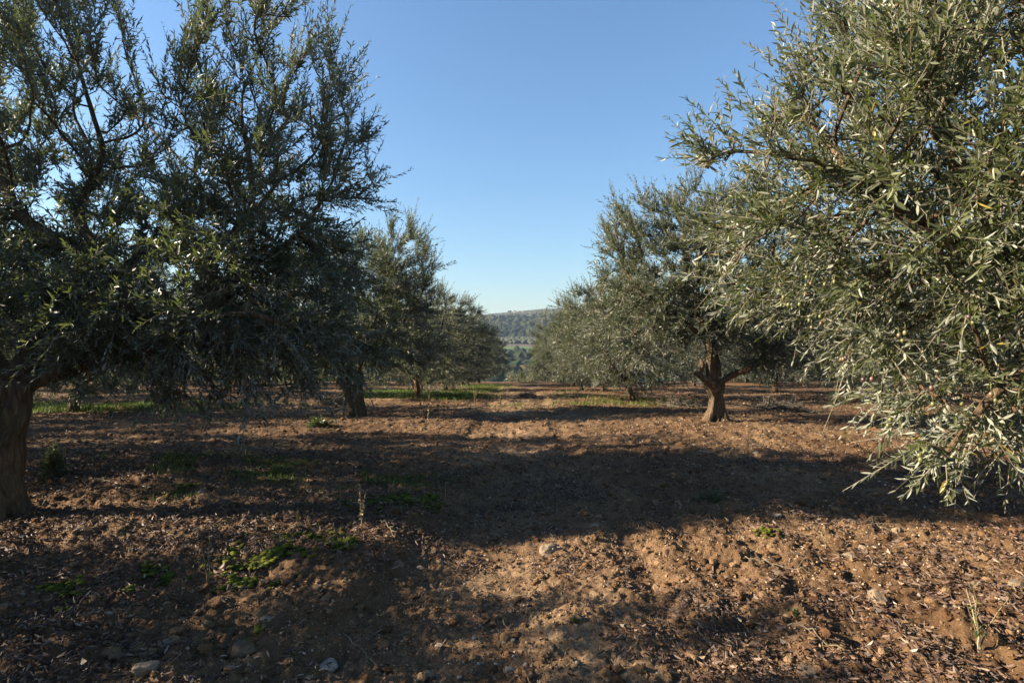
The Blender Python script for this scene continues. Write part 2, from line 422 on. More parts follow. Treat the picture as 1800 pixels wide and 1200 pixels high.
def grow(limbs, ells, rng, n_attr, D=.13, di=1.0, dk=.24, holes=.25):
    """space colonisation: limbs = hand drawn polylines (first one is the trunk), ells = (centre, radii, weight)"""
    pos, par, lid = [], [], []
    for k, L in enumerate(limbs):
        R = resample(L, D)
        if k == 0: last = -1
        else:
            A = np.array(pos); last = int(np.argmin(np.sum((A - R[0]) ** 2, 1))); R = R[1:]
        for pnt in R:
            pos.append(pnt); par.append(last); lid.append(k); last = len(pos) - 1
    wts = np.array([e[1][0] * e[1][1] * e[1][2] * (e[2] if len(e) > 2 else 1) for e in ells]); wts = wts / wts.sum()
    att = []
    while len(att) < n_attr:
        k = rng.choice(len(ells), p=wts); c, r = np.array(ells[k][0]), np.array(ells[k][1])
        u = rng.normal(size=3); u /= np.linalg.norm(u); rr = rng.random() ** .42
        a = c + u * rr * r
        if fbm(np.array([a[0] * 1.1]), np.array([a[1] * 1.1]), np.array([a[2] * 1.1]), 2, 7)[0] < -.5 + holes: continue
        att.append(a)
    att = np.array(att)
    P = np.array(pos)
    d2 = np.min(((att[:, None] - P[None]) ** 2).sum(-1), 1); near = np.argmin(((att[:, None] - P[None]) ** 2).sum(-1), 1)
    alive = d2 > dk * dk * .25
    for it in range(90):
        m = alive & (d2 < (di * (1 + .02 * it)) ** 2)
        if not m.any(): break
        idx = near[m]; vec = _unit(att[m] - P[idx])
        acc = np.zeros_like(P); np.add.at(acc, idx, vec)
        src = np.unique(idx)
        dirn = _unit(acc[src] + rng.normal(size=(len(src), 3)) * .25 + np.array([0, 0, .10]))
        newp = P[src] + dirn * D
        n0 = len(P)
        P = np.vstack([P, newp]); par.extend(src.tolist()); lid.extend([lid[s] for s in src])
        dn = ((att[:, None] - newp[None]) ** 2).sum(-1)
        mn = dn.min(1); am = dn.argmin(1) + n0
        b = mn < d2; d2 = np.where(b, mn, d2); near = np.where(b, am, near)
        alive &= d2 > dk * dk
    par = np.array(par); n = len(P)
    return P, par, np.array(lid)

def tree_meshes(name, limbs, ells, seed, n_attr, shoots, leaf, spacing, trunk_r, leaf_len=(.16, .36), hero=False, top_z=None, trunk_profile=None, extra_shoots=None, voxel=.022, D=.13, up_gain=1.0):
    rng = np.random.default_rng(seed)
    P, par, lid = grow(limbs, ells, rng, n_attr, D, dk=D * 1.75)
    n = len(P)
    tips = np.zeros(n); kids = np.zeros(n, int)
    for i in range(n - 1, 0, -1):
        if kids[i] == 0: tips[i] += 1
        tips[par[i]] += tips[i]; kids[par[i]] += 1
    rad_ = .0042 * np.maximum(tips, 1) ** .5
    nt = len(resample(limbs[0], D))
    rad_ = rad_ * min(1.6, trunk_r * .72 / rad_[0])          # limbs together scale to the trunk
    rad_ = np.maximum(rad_, .0035)
    # trunk
    mb = MB()
    tp = P[:nt]
    hgt = np.linspace(0, 1, nt)
    tr = trunk_r * (np.interp(hgt, [0, .10, .3, .7, 1], [1.55, 1.15, .95, .92, 1.0]) if trunk_profile is None else np.interp(hgt, trunk_profile[0], trunk_profile[1]))
    tpe = np.vstack([tp[0] - [0, 0, .25], tp]); tre = np.concatenate([[tr[0] * 1.25], tr])
    # a core and twisted strands round it, so the trunk is fissured and knotty
    fine_t = np.linspace(0, len(tpe) - 1, len(tpe) * 3)
    cp = np.stack([np.interp(fine_t, np.arange(len(tpe)), tpe[:, c]) for c in range(3)], 1); cr = np.interp(fine_t, np.arange(len(tpe)), tre)
    mb.tube(cp, cr * .58, 14, 0, .1, seed)
    ns_ = 6 + seed % 3; zz = cp[:, 2] - cp[0, 2]; zmax = zz[-1] + 1e-6
    for q in range(ns_):
        ph = 6.283 * q / ns_ + .35 * rng.normal() + zz * (1.1 + .5 * rng.normal()) + .25 * np.sin(zz * 7 + q)
        off = cr * (.60 + .12 * vnoise(zz * 3, np.full(len(zz), q * 3.3), None, seed)) * (1 + .22 * np.exp(-np.maximum(zz - .25, 0) / .07))
        pp = cp + np.stack([np.cos(ph) * off, np.sin(ph) * off, 0 * off], 1)
        sr = cr * (.25 + .10 * vnoise(zz * 4.5, np.full(len(zz), q * 7.7), None, seed + 5) + .10 * rng.random()) * (1 - .35 * sstep(zmax * .75, zmax, zz))
        mb.tube(pp, np.maximum(sr, .012), 10, 0, .16, seed + q)
    # main limbs: follow each hand drawn limb while it is thick
    chains = {}
    for i in range(nt, n): chains.setdefault(int(lid[i]), []).append(i)
    limb_meshes = []
    for k in range(1, len(limbs)):
        base_idx = [i for i in chains.get(k, []) if i < nt + sum(len(resample(L, D)) - 1 for L in limbs[1:])]
        if not base_idx: continue
        lm = MB()
        seq = [int(par[base_idx[0]])] + base_idx
        r = rad_[seq].copy(); r[0] = r[1] * 1.15
        r = np.maximum(r, .012)
        r = np.minimum(r * (1 + .15 * vnoise(np.arange(len(r)) * .9, np.full(len(r), seed * 1.7 + k))), trunk_r * .85)
        lm.tube(P[seq], r, 14 if hero else 10, 0, .09, seed + k)
        # side branches of this limb, as tubes along the heaviest child path
        inl = set(base_idx)
        todo = [i for i in chains[k] if i not in inl]
        heavy = {}
        for i in chains[k]:
            pa = int(par[i])
            if pa not in heavy or tips[i] > tips[heavy[pa]]: heavy[pa] = i
        for i in todo:
            pa = int(par[i])
            if pa not in inl and heavy.get(pa) == i: continue   # interior of a path
            path = [pa, i]; cur = i
            while cur in heavy: cur = heavy[cur]; path.append(cur)
            rr = rad_[path].copy(); rr[0] = rr[1]
            if rr[1] < .0045 and not hero and rng.random() < .35: continue
            lm.tube(P[path], rr, 6 if rr[1] > .012 else 4, 0, 0, 0, False)
        limb_meshes.append(lm)
    # leafy shoots on the thin ends
    cand = np.nonzero((tips <= 5) & (np.arange(n) >= nt))[0]
    w = 1.0 / (.35 + tips[cand]); w /= w.sum()
    pick = rng.choice(cand, shoots, p=w)
    bd = _unit(P[pick] - P[par[pick]])
    cen = np.average([e[0] for e in ells], axis=0, weights=[e[1][0] * e[1][1] * e[1][2] for e in ells])
    outw = _unit(P[pick] - cen)
    base = P[pick] - bd * (rng.random((shoots, 1)) * .13)
    zr = (P[pick][:, 2] - P[:, 2].min()) / (np.ptp(P[:, 2]))
    upw = np.clip((zr - .34) * 1.4 * up_gain, -.45, .60 * up_gain)
    dirn = .40 * bd + .40 * outw + .55 * _unit(rng.normal(size=(shoots, 3))); dirn[:, 2] += upw
    ln_ = leaf_len[0] + (leaf_len[1] - leaf_len[0]) * rng.random(shoots)
    tipm = (tips[pick] <= 1) & (zr > .72)
    ln_ = np.where(tipm & (rng.random(shoots) < .5), ln_ * 1.55, ln_)
    if extra_shoots is not None:
        eb, ed, el = extra_shoots
        base = np.vstack([base, eb]); dirn = np.vstack([dirn, ed]); ln_ = np.concatenate([ln_, el])
    v, q, var, sv, sq = leafy_shoots(base, dirn, ln_, leaf, spacing, rng)
    V = np.vstack([v, sv]); Q = np.vstack([q, sq + len(v)])
    crown = mesh_np(name + '_crown', V, Q, None, False, np.concatenate([np.zeros(len(q), int), np.ones(len(sq), int)]), None,
                    {'var': np.concatenate([var, np.full(len(sv), .5)])})
    return mb, limb_meshes, crown, P, tips

def make_tree(name, loc, label, *, leafmat=None, group='olive trees of the grove', trunk_extra=None, **kw):
    root = empty('olive_tree', loc)
    tag(root, label, 'olive tree', group)
    mb, limbs, crown, P, tips = tree_meshes(name, **kw)
    if trunk_extra: trunk_extra(mb)
    tm = mb.mesh(name + '_trunk')
    t = link('trunk', tm, M_BARK, root)
    md = t.modifiers.new('join', 'REMESH'); md.mode = 'VOXEL'; md.voxel_size = kw.get('voxel', .022); md.use_smooth_shade = True
    for lm in limbs:
        link('limb', lm.mesh(name + '_limb'), M_BARK, root)
    link('crown', crown, [leafmat or M_LEAF, M_TWIG], root)
    return root, P, tips

# ================================================================== CAMERA, LIGHT, SKY
SUN_EL, SUN_AZ = rad(24), rad(3)       # light travels towards +x, 3 degrees away from the camera
cam = bpy.data.cameras.new('camera'); cam.lens = 20.0; cam.sensor_width = 36; cam.clip_end = 20000; cam.clip_start = .05
co = bpy.data.objects.new('camera', cam); COL.objects.link(co); co.location = CAM; co.rotation_euler = (rad(90), 0, 0)
scene.camera = co
sd = Vector((math.cos(SUN_EL) * math.cos(SUN_AZ), math.cos(SUN_EL) * math.sin(SUN_AZ), -math.sin(SUN_EL)))
sl = bpy.data.lights.new('sun', 'SUN'); sl.energy = 5.0; sl.angle = rad(.53); sl.color = (1, .84, .63)
so = bpy.data.objects.new('sun', sl); COL.objects.link(so); so.rotation_euler = sd.to_track_quat('-Z', 'Y').to_euler(); so.location = (-30, 0, 30)
w = bpy.data.worlds.new('World'); scene.world = w; w.use_nodes = True
wn, wl = w.node_tree.nodes, w.node_tree.links
bg = wn['Background']; sky = wn.new('ShaderNodeTexSky'); sky.sky_type = 'NISHITA'; sky.sun_disc = False
sky.sun_elevation = SUN_EL; sky.sun_rotation = math.atan2(-sd.x, -sd.y); sky.altitude = 100
sky.air_density = 1.4; sky.dust_density = .7; sky.ozone_density = 6.0
wl.new(sky.outputs[0], bg.inputs[0]); bg.inputs[1].default_value = .05
vs = scene.view_settings; vs.view_transform = 'Standard'; vs.look = 'None'; vs.exposure = 2.12; vs.gamma = 1
try:
    scene.cycles.max_bounces = 6; scene.cycles.diffuse_bounces = 1; scene.cycles.glossy_bounces = 2; scene.cycles.transmission_bounces = 3
    scene.cycles.volume_bounces = 0; scene.cycles.caustics_reflective = False; scene.cycles.caustics_refractive = False
    scene.cycles.sample_clamp_indirect = 4; scene.cycles.use_denoising = True
except Exception: pass

# ================================================================== GROUND
def build_ground():
    ys = [-40, -25, -15, -9, -6, -4, -2.5, -1.5, -.8, -.2, .3, .7, 1.0]
    y = 1.2
    while y < 60: ys.append(y); y += max(.011, .0052 * (y + .4))
    while y < 250: ys.append(y); y += 2.0 + (y - 60) * .03
    ys = np.array(ys)
    s = np.linspace(-1, 1, 760); o = np.geomspace(1.02, 1, 1)
    W = 1.22 * (np.maximum(ys, 1.0) + .7)
    ext = np.linspace(0, 1, 30)[1:]
    X = []
    for wv in W:
        g = wv + (260 - wv) * ext ** 2.6
        X.append(np.concatenate([-g[::-1], s * wv, g]))
    X = np.array(X); Y = np.repeat(ys[:, None], X.shape[1], 1)
    Z = H(X, Y)
    V = np.stack([X, Y, Z], -1).reshape(-1, 3); nr, nc = X.shape
    lane = (np.clip(np.exp(-((X - .12 - .25 * np.sin(Y * .35)) / .85) ** 2) * (.75 + .7 * fbm2(X * 1.5, Y * .8, 3, 181)), 0, 1) * sstep(1, 3, Y)).ravel()
    i = np.arange(nr - 1)[:, None] * nc; j = np.arange(nc - 1)[None]
    Q = np.stack([i + j, i + j + 1, i + nc + j + 1, i + nc + j], -1).reshape(-1, 4)
    o = link('ground', mesh_np('ground', V, Q, None, True, attr={'lane': lane}), M_SOIL)
    tag(o, 'stony red brown soil of the olive grove with a worn track', None, None, 'structure')
build_ground()

def hill_h(x, y):
    # heights measured from the photograph: valley, wooded slope, plateau
    z = np.interp(y, [200, 260, 350, 480, 560, 600, 640, 780, 880, 1000, 1150, 1500, 1900, 2600], [-30, -28, -22, -18, -16.5, -11.5, -9.5, 1, 20, 36, 50, 76, 88, 60])
    z = z + .09 * 160 * np.tanh(x / 160) * sstep(700, 1300, y)
    z = z + 9 * fbm2(x * .0045, y * .0045, 3, 91) * sstep(300, 600, y) * (1 - .7 * sstep(1000, 1400, y))
    return z

def build_hills():
    ys = np.concatenate([np.arange(215, 1200, 9.), np.arange(1200, 2600, 40.)]); u = np.linspace(-1, 1, 161)
    X = np.sign(u)[None] * (np.abs(u)[None] ** 1.6) * (ys[:, None] * 1.1 + 100); Y = np.repeat(ys[:, None], len(u), 1)
    Z = hill_h(X, Y); nr, nc = X.shape
    i = np.arange(nr - 1)[:, None] * nc; j = np.arange(nc - 1)[None]
    Q = np.stack([i + j, i + j + 1, i + nc + j + 1, i + nc + j], -1).reshape(-1, 4)
    o = link('hills', mesh_np('hills', np.stack([X, Y, Z], -1).reshape(-1, 3), Q, None, True), M_HILL)
    tag(o, 'far hillside across the valley with scrub and fields', None, None, 'structure')
build_hills()

def ico(sub):
    import bmesh
    bm = bmesh.new(); bmesh.ops.create_icosphere(bm, subdivisions=sub, radius=1)
    v = np.array([p.co for p in bm.verts]); f = np.array([[q.index for q in t.verts] for t in bm.faces]); bm.free()
    return v, f
ICO1, ICO2, ICO3, ICO4 = ico(1), ico(2), ico(3), ico(4)

def blobs(name, pos, size, var, mat, base, rng, rough=.35, smooth=False, rot=True, freq=1.6):
    """many lumpy blobs in one mesh; size (N,3)"""
    v, f = base; N = len(pos); size = np.asarray(size)
    a = rng.random(N) * 6.283 if rot else np.zeros(N)
    seed_off = rng.random((N, 1, 3)) * 90
    vv = v[None] * np.ones((N, 1, 1))
    nz = vnoise(vv[..., 0] * freq + seed_off[..., 0], vv[..., 1] * freq + seed_off[..., 1], vv[..., 2] * freq + seed_off[..., 2], 3)
    nz = nz + .5 * vnoise(vv[..., 0] * freq * 2.3 + seed_off[..., 0], vv[..., 1] * freq * 2.3 + seed_off[..., 1], vv[..., 2] * freq * 2.3 + seed_off[..., 2], 8)
    vv = vv * (1 + rough * nz)[..., None] * size[:, None]
    ca, sa = np.cos(a)[:, None], np.sin(a)[:, None]
    x = vv[..., 0] * ca - vv[..., 1] * sa; y = vv[..., 0] * sa + vv[..., 1] * ca
    V = np.stack([x, y, vv[..., 2]], -1) + pos[:, None]
    Fc = (f[None] + (np.arange(N) * len(v))[:, None, None]).reshape(-1, 3)
    return link(name, mesh_np(name, V.reshape(-1, 3), None, Fc, smooth, attr={'var': np.repeat(var, len(v))}), mat)

def build_far_woods():
    rng = np.random.default_rng(5)
    def band(y0, y1, sp, jit, t=.16):
        out = []
        y = y0
        while y < y1:
            xs = np.arange(-t * y, t * y, sp); xs = xs + rng.normal(size=len(xs)) * jit; yy = y + rng.normal(size=len(xs)) * jit
            out.append(np.stack([xs, yy], 1)); y += sp
        return np.vstack(out)
    def wide(y0, y1, sp, jit):
        A = band(y0, y1, sp, jit, 1.05); return A[np.abs(A[:, 0]) > .155 * A[:, 1]]
    Wd = np.vstack([wide(300, 560, 9, 3), wide(600, 1060, 13, 4), wide(1100, 1500, 20, 5)])
    z = hill_h(Wd[:, 0], Wd[:, 1]); r = 4.5 + 3 * rng.random(len(Wd))
    o = blobs('woodland', np.column_stack([Wd, z + r * .6]), np.column_stack([r * 1.3, r * 1.3, r]), np.clip(rng.normal(.42, .28, len(Wd)), 0, 1), M_WOOD_FAR, ICO1, rng, .30)
    tag(o, 'dark woodland on the flanks of the valley', None, None, 'stuff')
    # woods
    A = np.vstack([band(222, 552, 5.2, 2.2), band(770, 1060, 6.5, 2.8)])
    den = fbm2(A[:, 0] * .012, A[:, 1] * .012, 2, 3); A = A[(den > -.30) | (A[:, 1] < 340)]
    z = hill_h(A[:, 0], A[:, 1]); r = 2.4 + 3.6 * rng.random(len(A)) ** 1.6
    o = blobs('woodland', np.column_stack([A, z + r * .7]), np.column_stack([r, r, r * (1 + .35 * rng.random(len(A)))]), np.clip(.38 + .75 * fbm2(A[:, 0] * .018 + 5, A[:, 1] * .018, 2, 33) + rng.normal(0, .16, len(A)), 0, 1), M_WOOD_FAR, ICO2, rng, .30)
    tag(o, 'dark woodland covering the far valley side', None, None, 'stuff')
    B = np.vstack([band(585, 770, 7.5, .9), band(1090, 1560, 9.5, .8)])
    fl = B[:, 1] < 622
    B = B[~fl & (fbm2(B[:, 0] * .008 + 9, B[:, 1] * .008, 2, 13) > -.35)]
    z = hill_h(B[:, 0], B[:, 1]); r = 2.1 + 1.0 * rng.random(len(B))
    o = blobs('far_groves', np.column_stack([B, z + r * .7]), np.column_stack([r, r, r]), rng.random(len(B)), M_GROVE_FAR, ICO2, rng, .28)
    tag(o, 'pale olive groves in rows on the far hill', None, None, 'stuff')
build_far_woods()

def build_hill_details():
    rng = np.random.default_rng(8)
    M_WALL = noise_mat('whitewash', [(.3, (.42, .38, .34)), (.7, (.50, .47, .43))], .6); M_ROOF = noise_mat('clay_tile', [(.3, (.30, .14, .08)), (.7, (.40, .21, .13))], 1.2)
    M_DARK = noise_mat('dark_opening', [(.3, (.03, .03, .035)), (.7, (.05, .05, .05))], 1)
    def house(px, d, L, Wd, Hh, label):
        x = (px - 900) / F * d; z = float(hill_h(np.array([x]), np.array([d]))[0])
        r = empty('farmhouse', (x, d, z), .5); tag(r, label, 'house')
        m = MB(); b = np.array([[sx * L / 2, sy * Wd / 2, zz] for zz in (-1, Hh) for sx, sy in ((-1, -1), (1, -1), (1, 1), (-1, 1))])
        m.add(b, [[0, 1, 5, 4], [1, 2, 6, 5], [2, 3, 7, 6], [3, 0, 4, 7]])
        m.add([[-L / 2, -Wd / 2, Hh], [-L / 2, Wd / 2, Hh], [-L / 2, 0, Hh + 1.6], [L / 2, -Wd / 2, Hh], [L / 2, Wd / 2, Hh], [L / 2, 0, Hh + 1.6]], None, [[0, 2, 1], [3, 4, 5]])
        link('wall', m.mesh('farmhouse_wall', False), M_WALL, r)
        m = MB(); e = .5
        for s in (-1, 1):
            m.add([[-L / 2 - e, s * (Wd / 2 + e), Hh - .3], [L / 2 + e, s * (Wd / 2 + e), Hh - .3], [L / 2 + e, 0, Hh + 1.75], [-L / 2 - e, 0, Hh + 1.75],
                   [-L / 2 - e, s * (Wd / 2 + e), Hh - .08], [L / 2 + e, s * (Wd / 2 + e), Hh - .08], [L / 2 + e, 0, Hh + 1.97], [-L / 2 - e, 0, Hh + 1.97]],
                  [[0, 1, 2, 3], [4, 7, 6, 5], [0, 4, 5, 1], [1, 5, 6, 2], [3, 2, 6, 7], [0, 3, 7, 4]])
        link('roof', m.mesh('farmhouse_roof', False), M_ROOF, r)
        for k in (-1, 1):
            m = MB(); m.add([[k * L * .25 - .5, -Wd / 2 - .02, 1.0], [k * L * .25 + .5, -Wd / 2 - .02, 1.0], [k * L * .25 + .5, -Wd / 2 - .02, 2.2], [k * L * .25 - .5, -Wd / 2 - .02, 2.2]], [[0, 1, 2, 3]])
            link('window', m.mesh('farmhouse_window', False), M_DARK, r)
    house(907, 1330, 9, 7, 4.2, 'small white farmhouse below the hill crest')
    house(920, 1420, 7, 5, 3.2, 'tiny pale shed right of the farmhouse on the hill')
    for px, d, s, lb in ((896, 1530, 6.5, 'round dark tree on the ridge skyline, largest of three'), (905, 1530, 5.2, 'flat topped dark tree on the ridge between two others'), (913, 1540, 4.6, 'small tree at the right end of the ridge trees')):
        x = (px - 900) / F * d; z = float(hill_h(np.array([x]), np.array([d]))[0])
        r = empty('ridge_tree', (x, d, z)); tag(r, lb, 'tree', 'dark trees on the ridge')
        m = MB(); m.tube([[0, 0, -.5], [0, 0, s * .5]], [.4, .3], 6); link('trunk', m.mesh('ridge_trunk'), M_BARK, r)
        k = 14; u = _unit(rng.normal(size=(k, 3))) * .55 * s; u[:, 2] *= .55; u[:, 2] += s * .8
        c = blobs('crown', u, np.full((k, 3), s * .42), rng.random(k) * .6, M_WOOD_FAR, ICO2, rng, .35); c.parent = r
build_hill_details()

# strips of green crop in the valley
def field(name, y0, y1, x0, x1, label):
    xs = np.linspace(x0, x1, 24); ys = np.linspace(y0, y1, 5); X, Y = np.meshgrid(xs, ys); Z = hill_h(X, Y) + .5
    i = np.arange(4)[:, None] * 24; j = np.arange(23)[None]
    Q = np.stack([i + j, i + j + 1, i + 25 + j, i + 24 + j], -1).reshape(-1, 4)
    tag(link(name, mesh_np(name, np.stack([X, Y, Z], -1).reshape(-1, 3), Q, None, True), M_FIELD), label, None, None, 'structure')
M_FIELD = noise_mat('green_crop', [(.3, (.045, .085, .02)), (.7, (.075, .115, .03))], .05)
field('field', 590, 613, -60, 60, 'narrow bright green field in the valley')

# ================================================================== HAZE
def build_haze():
    m, nt, ns, ln = new_mat('haze_air'); out = ns.new('ShaderNodeOutputMaterial')
    v = ns.new('ShaderNodeVolumePrincipled'); v.inputs['Color'].default_value = (.52, .68, 1.0, 1); v.inputs['Density'].default_value = HAZE
    v.inputs['Anisotropy'].default_value = .2
    ln.new(v.outputs[0], out.inputs['Volume'])
    x0, x1, y0, y1, z0, z1 = -3000, 3000, -60, 2700, -60, 122
    b = [(x, y, z) for z in (z0, z1) for x, y in ((x0, y0), (x1, y0), (x1, y1), (x0, y1))]
    me = bpy.data.meshes.new('haze'); me.from_pydata(b, [], [(0, 3, 2, 1), (4, 5, 6, 7), (0, 1, 5, 4), (1, 2, 6, 5), (2, 3, 7, 6), (3, 0, 4, 7)]); me.update()
    tag(link('haze', me, m), 'thin blue haze in the valley air', None, None, 'stuff')
HAZE = .00012
build_haze()

# ================================================================== TREES
A3 = lambda *a: [np.array(p, float) for p in a]

# --- near tree at the left edge
locA = (-4.06, 4.48, Hs(-4.06, 4.48, False))
limbsA = [A3((0, 0, 0), (.03, .02, .5), (.06, .05, .85), (.07, .08, 1.05)),
          A3((.07, .08, 1.0), (.45, .3, 1.2), (.95, .55, 1.35), (1.3, .8, 1.72), (1.58, .95, 2.1), (1.5, 1.1, 2.55), (1.72, 1.25, 3.0)),
          A3((1.58, .95, 2.1), (2.0, 1.0, 2.4), (2.25, 1.1, 2.85)),
          A3((1.3, .8, 1.72), (1.2, 1.0, 2.2), (1.45, 1.2, 2.7), (1.42, 1.2, 3.3)),
          A3((.07, .08, 1.05), (.10, .4, 1.55), (.25, .75, 2.1), (-.1, 1.0, 2.6), (.05, 1.1, 3.2)),
          A3((.25, .75, 2.1), (-.4, .7, 2.5), (-.8, .9, 3.1)),
          A3((.07, .08, 1.0), (-.45, .3, 1.5), (-.9, .6, 2.1), (-1.3, .8, 2.8)),
          A3((.95, .55, 1.35), (1.4, .4, 1.55), (1.85, .3, 1.6), (2.2, .35, 1.5)),
          A3((.10, .4, 1.55), (.35, 1.0, 2.1), (.5, 1.7, 2.7), (.5, 2.0, 3.2)),
          A3((.45, .3, 1.2), (.8, .9, 1.7), (1.0, 1.5, 2.0), (1.3, 1.9, 2.4))]
ellA = [((-.85, 1.15, 3.4), (1.40, 1.45, 1.95)), ((1.62, 1.1, 2.9), (1.10, 1.2, 1.85)), ((1.35, .75, 1.75), (1.35, .85, .85)), ((-1.5, .7, 2.4), (1.3, 1.1, 1.2)), ((.5, 1.5, 2.2), (1.3, 1.1, .9)), ((.75, .35, 1.62), (1.0, .7, .5), 1.5), ((-.4, .3, 1.9), (.8, .7, .6)), ((2.0, .9, 1.35), (.9, .7, .55)), ((1.55, .55, 1.12), (.95, .5, .34), 2.2)]
make_tree('near_left', locA, 'big dark backlit olive tree cut by the left edge, thick trunk', seed=11, limbs=limbsA, ells=ellA, up_gain=1.35, n_attr=4400, shoots=9300, leaf=.078, spacing=.026, D=.11,
          trunk_r=.19, trunk_profile=([0, .08, .25, .6, 1], [1.35, 1.08, .9, .88, .98]), leaf_len=(.14, .48), hero=True, voxel=.018)

# --- near tree at the right edge
locB = (4.05, 3.35, Hs(4.05, 3.35, False))
limbsB = [A3((0, 0, 0), (-.05, 0, .5), (-.1, -.02, 1.0)),
          A3((-.1, -.02, 1.0), (-.6, -.1, 1.5), (-1.2, -.15, 1.9), (-1.8, -.2, 2.2), (-2.2, -.2, 2.5)),
          A3((-.1, -.02, 1.0), (-.4, .3, 1.7), (-.8, .6, 2.5), (-1.1, .7, 3.3), (-1.2, .7, 3.9)),
          A3((-.1, -.02, 1.0), (-.3, -.5, 1.6), (-.7, -1.0, 2.2), (-1.0, -1.3, 2.9)),
          A3((-.1, -.02, 1.0), (.4, .3, 1.7), (.8, .5, 2.5)),
          A3((-.6, -.1, 1.5), (-1.1, -.4, 1.5), (-1.6, -.5, 1.3), (-1.95, -.6, 1.0)),
          A3((-.4, .3, 1.7), (-.9, .9, 1.8), (-1.5, 1.3, 1.9), (-1.9, 1.4, 2.1))]
ellB = [((-.5, -.2, 2.5), (2.15, 1.9, 1.45)), ((-.5, -.1, 3.4), (1.7, 1.6, 1.5)), ((-1.35, -.2, 1.55), (.78, .95, .70), 1.5), ((-1.9, -.6, 1.10), (.26, .26, .24), 3), ((-1.9, .2, 2.5), (1.05, 1.0, 1.0), 1.4)]
rootB, PB, tipsB = make_tree('near_right', locB, 'close sunlit olive tree filling the right edge, bearing green fruit', seed=23, limbs=limbsB, ells=ellB, up_gain=1.6, n_attr=4800, shoots=10000, leaf=.070, spacing=.026, D=.11,
          trunk_r=.19, leaf_len=(.14, .48), hero=True, leafmat=M_LEAF_Y, voxel=.02)

# --- second left tree with a forked trunk
locC = (-3.33, 11.9, Hs(-3.33, 11.9, False))
limbsC = [A3((.16, 0, 0), (.06, 0, .3), (-.02, 0, .6), (-.14, 0, .8)),
          A3((-.1, 0, .75), (-.5, .0, 1.0), (-.75, 0, 1.4), (-1.0, .1, 2.0), (-1.1, .1, 2.7)),
          A3((-.02, 0, .5), (.12, 0, .9), (.2, 0, 1.35), (.4, .1, 1.9), (.6, .1, 2.7), (.7, .1, 3.3)),
          A3((.2, 0, 1.35), (.7, -.2, 1.7), (1.2, -.3, 2.1), (1.5, -.3, 2.6)),
          A3((.12, 0, .9), (.2, .6, 1.6), (.3, 1.0, 2.3)),
          A3((-.1, 0, .8), (-.1, -.6, 1.5), (.0, -1.0, 2.2))]
ellC = [((.25, 0, 2.35), (1.6, 1.6, 1.15)), ((.75, 0, 2.95), (1.0, 1.2, 1.2)), ((-.7, 0, 2.4), (1.3, 1.3, 1.2)), ((.9, 0, 1.5), (1.2, 1.2, .55)), ((-1.0, .3, 1.5), (1.0, 1.2, .5))]
def forkC(mb):
    mb.tube([[.02, -.06, -.1], [-.02, -.05, .25], [-.12, -.03, .55], [-.28, 0, .85]], [.10, .08, .075, .075], 14, 0, .16, 3)
    mb.tube([[.22, .02, -.1], [.14, .02, .3], [.10, .02, .6], [.14, 0, .95]], [.12, .095, .085, .08], 14, 0, .16, 5)
make_tree('second_left', locC, 'olive tree with forked two stemmed trunk on the left of the track', seed=37, limbs=limbsC, ells=ellC, n_attr=3200, shoots=7200, leaf=.082, spacing=.033, leaf_len=(.14, .44), trunk_r=.085, trunk_extra=forkC, voxel=.018, trunk_profile=([0, .1, 1], [1.0, .9, .9]))

# --- second right tree, gnarled trunk with two arms
locD = (3.70, 10.35, Hs(3.70, 10.35, False))
limbsD = [A3((.05, 0, 0), (0, 0, .3), (-.04, 0, .6), (-.06, 0, .9)),
          A3((-.06, 0, .8), (-.07, 0, 1.1), (-.10, .1, 1.5), (-.3, .15, 2.1), (-.5, .1, 2.8), (-.6, 0, 3.5)),
          A3((.0, 0, .66), (.10, -.05, .74), (.32, -.05, .88), (.62, -.1, 1.0), (1.0, -.1, 1.35), (1.4, -.1, 1.9), (1.6, 0, 2.5)),
          A3((-.10, .1, 1.5), (-.7, 0, 1.9), (-1.3, -.1, 2.3), (-1.7, 0, 2.8)),
          A3((-.10, .1, 1.5), (.2, .5, 2.1), (.4, .8, 2.8), (.4, .9, 3.4)),
          A3((-.3, .15, 2.1), (-.5, -.6, 2.5), (-.6, -1.0, 3.0))]
ellD = [((.1, 0, 2.85), (1.7, 1.7, 1.5)), ((-1.25, 0, 2.95), (.95, 1.2, 1.2)), ((1.2, 0, 2.4), (1.3, 1.4, 1.3)), ((-1.3, .1, 1.75), (1.1, 1.2, .65)), ((1.4, .1, 1.6), (1.2, 1.2, .6)), ((-.2, .8, 1.9), (1.2, .8, .6)), ((1.15, -.35, 1.25), (.75, .4, .42), 2.5)]
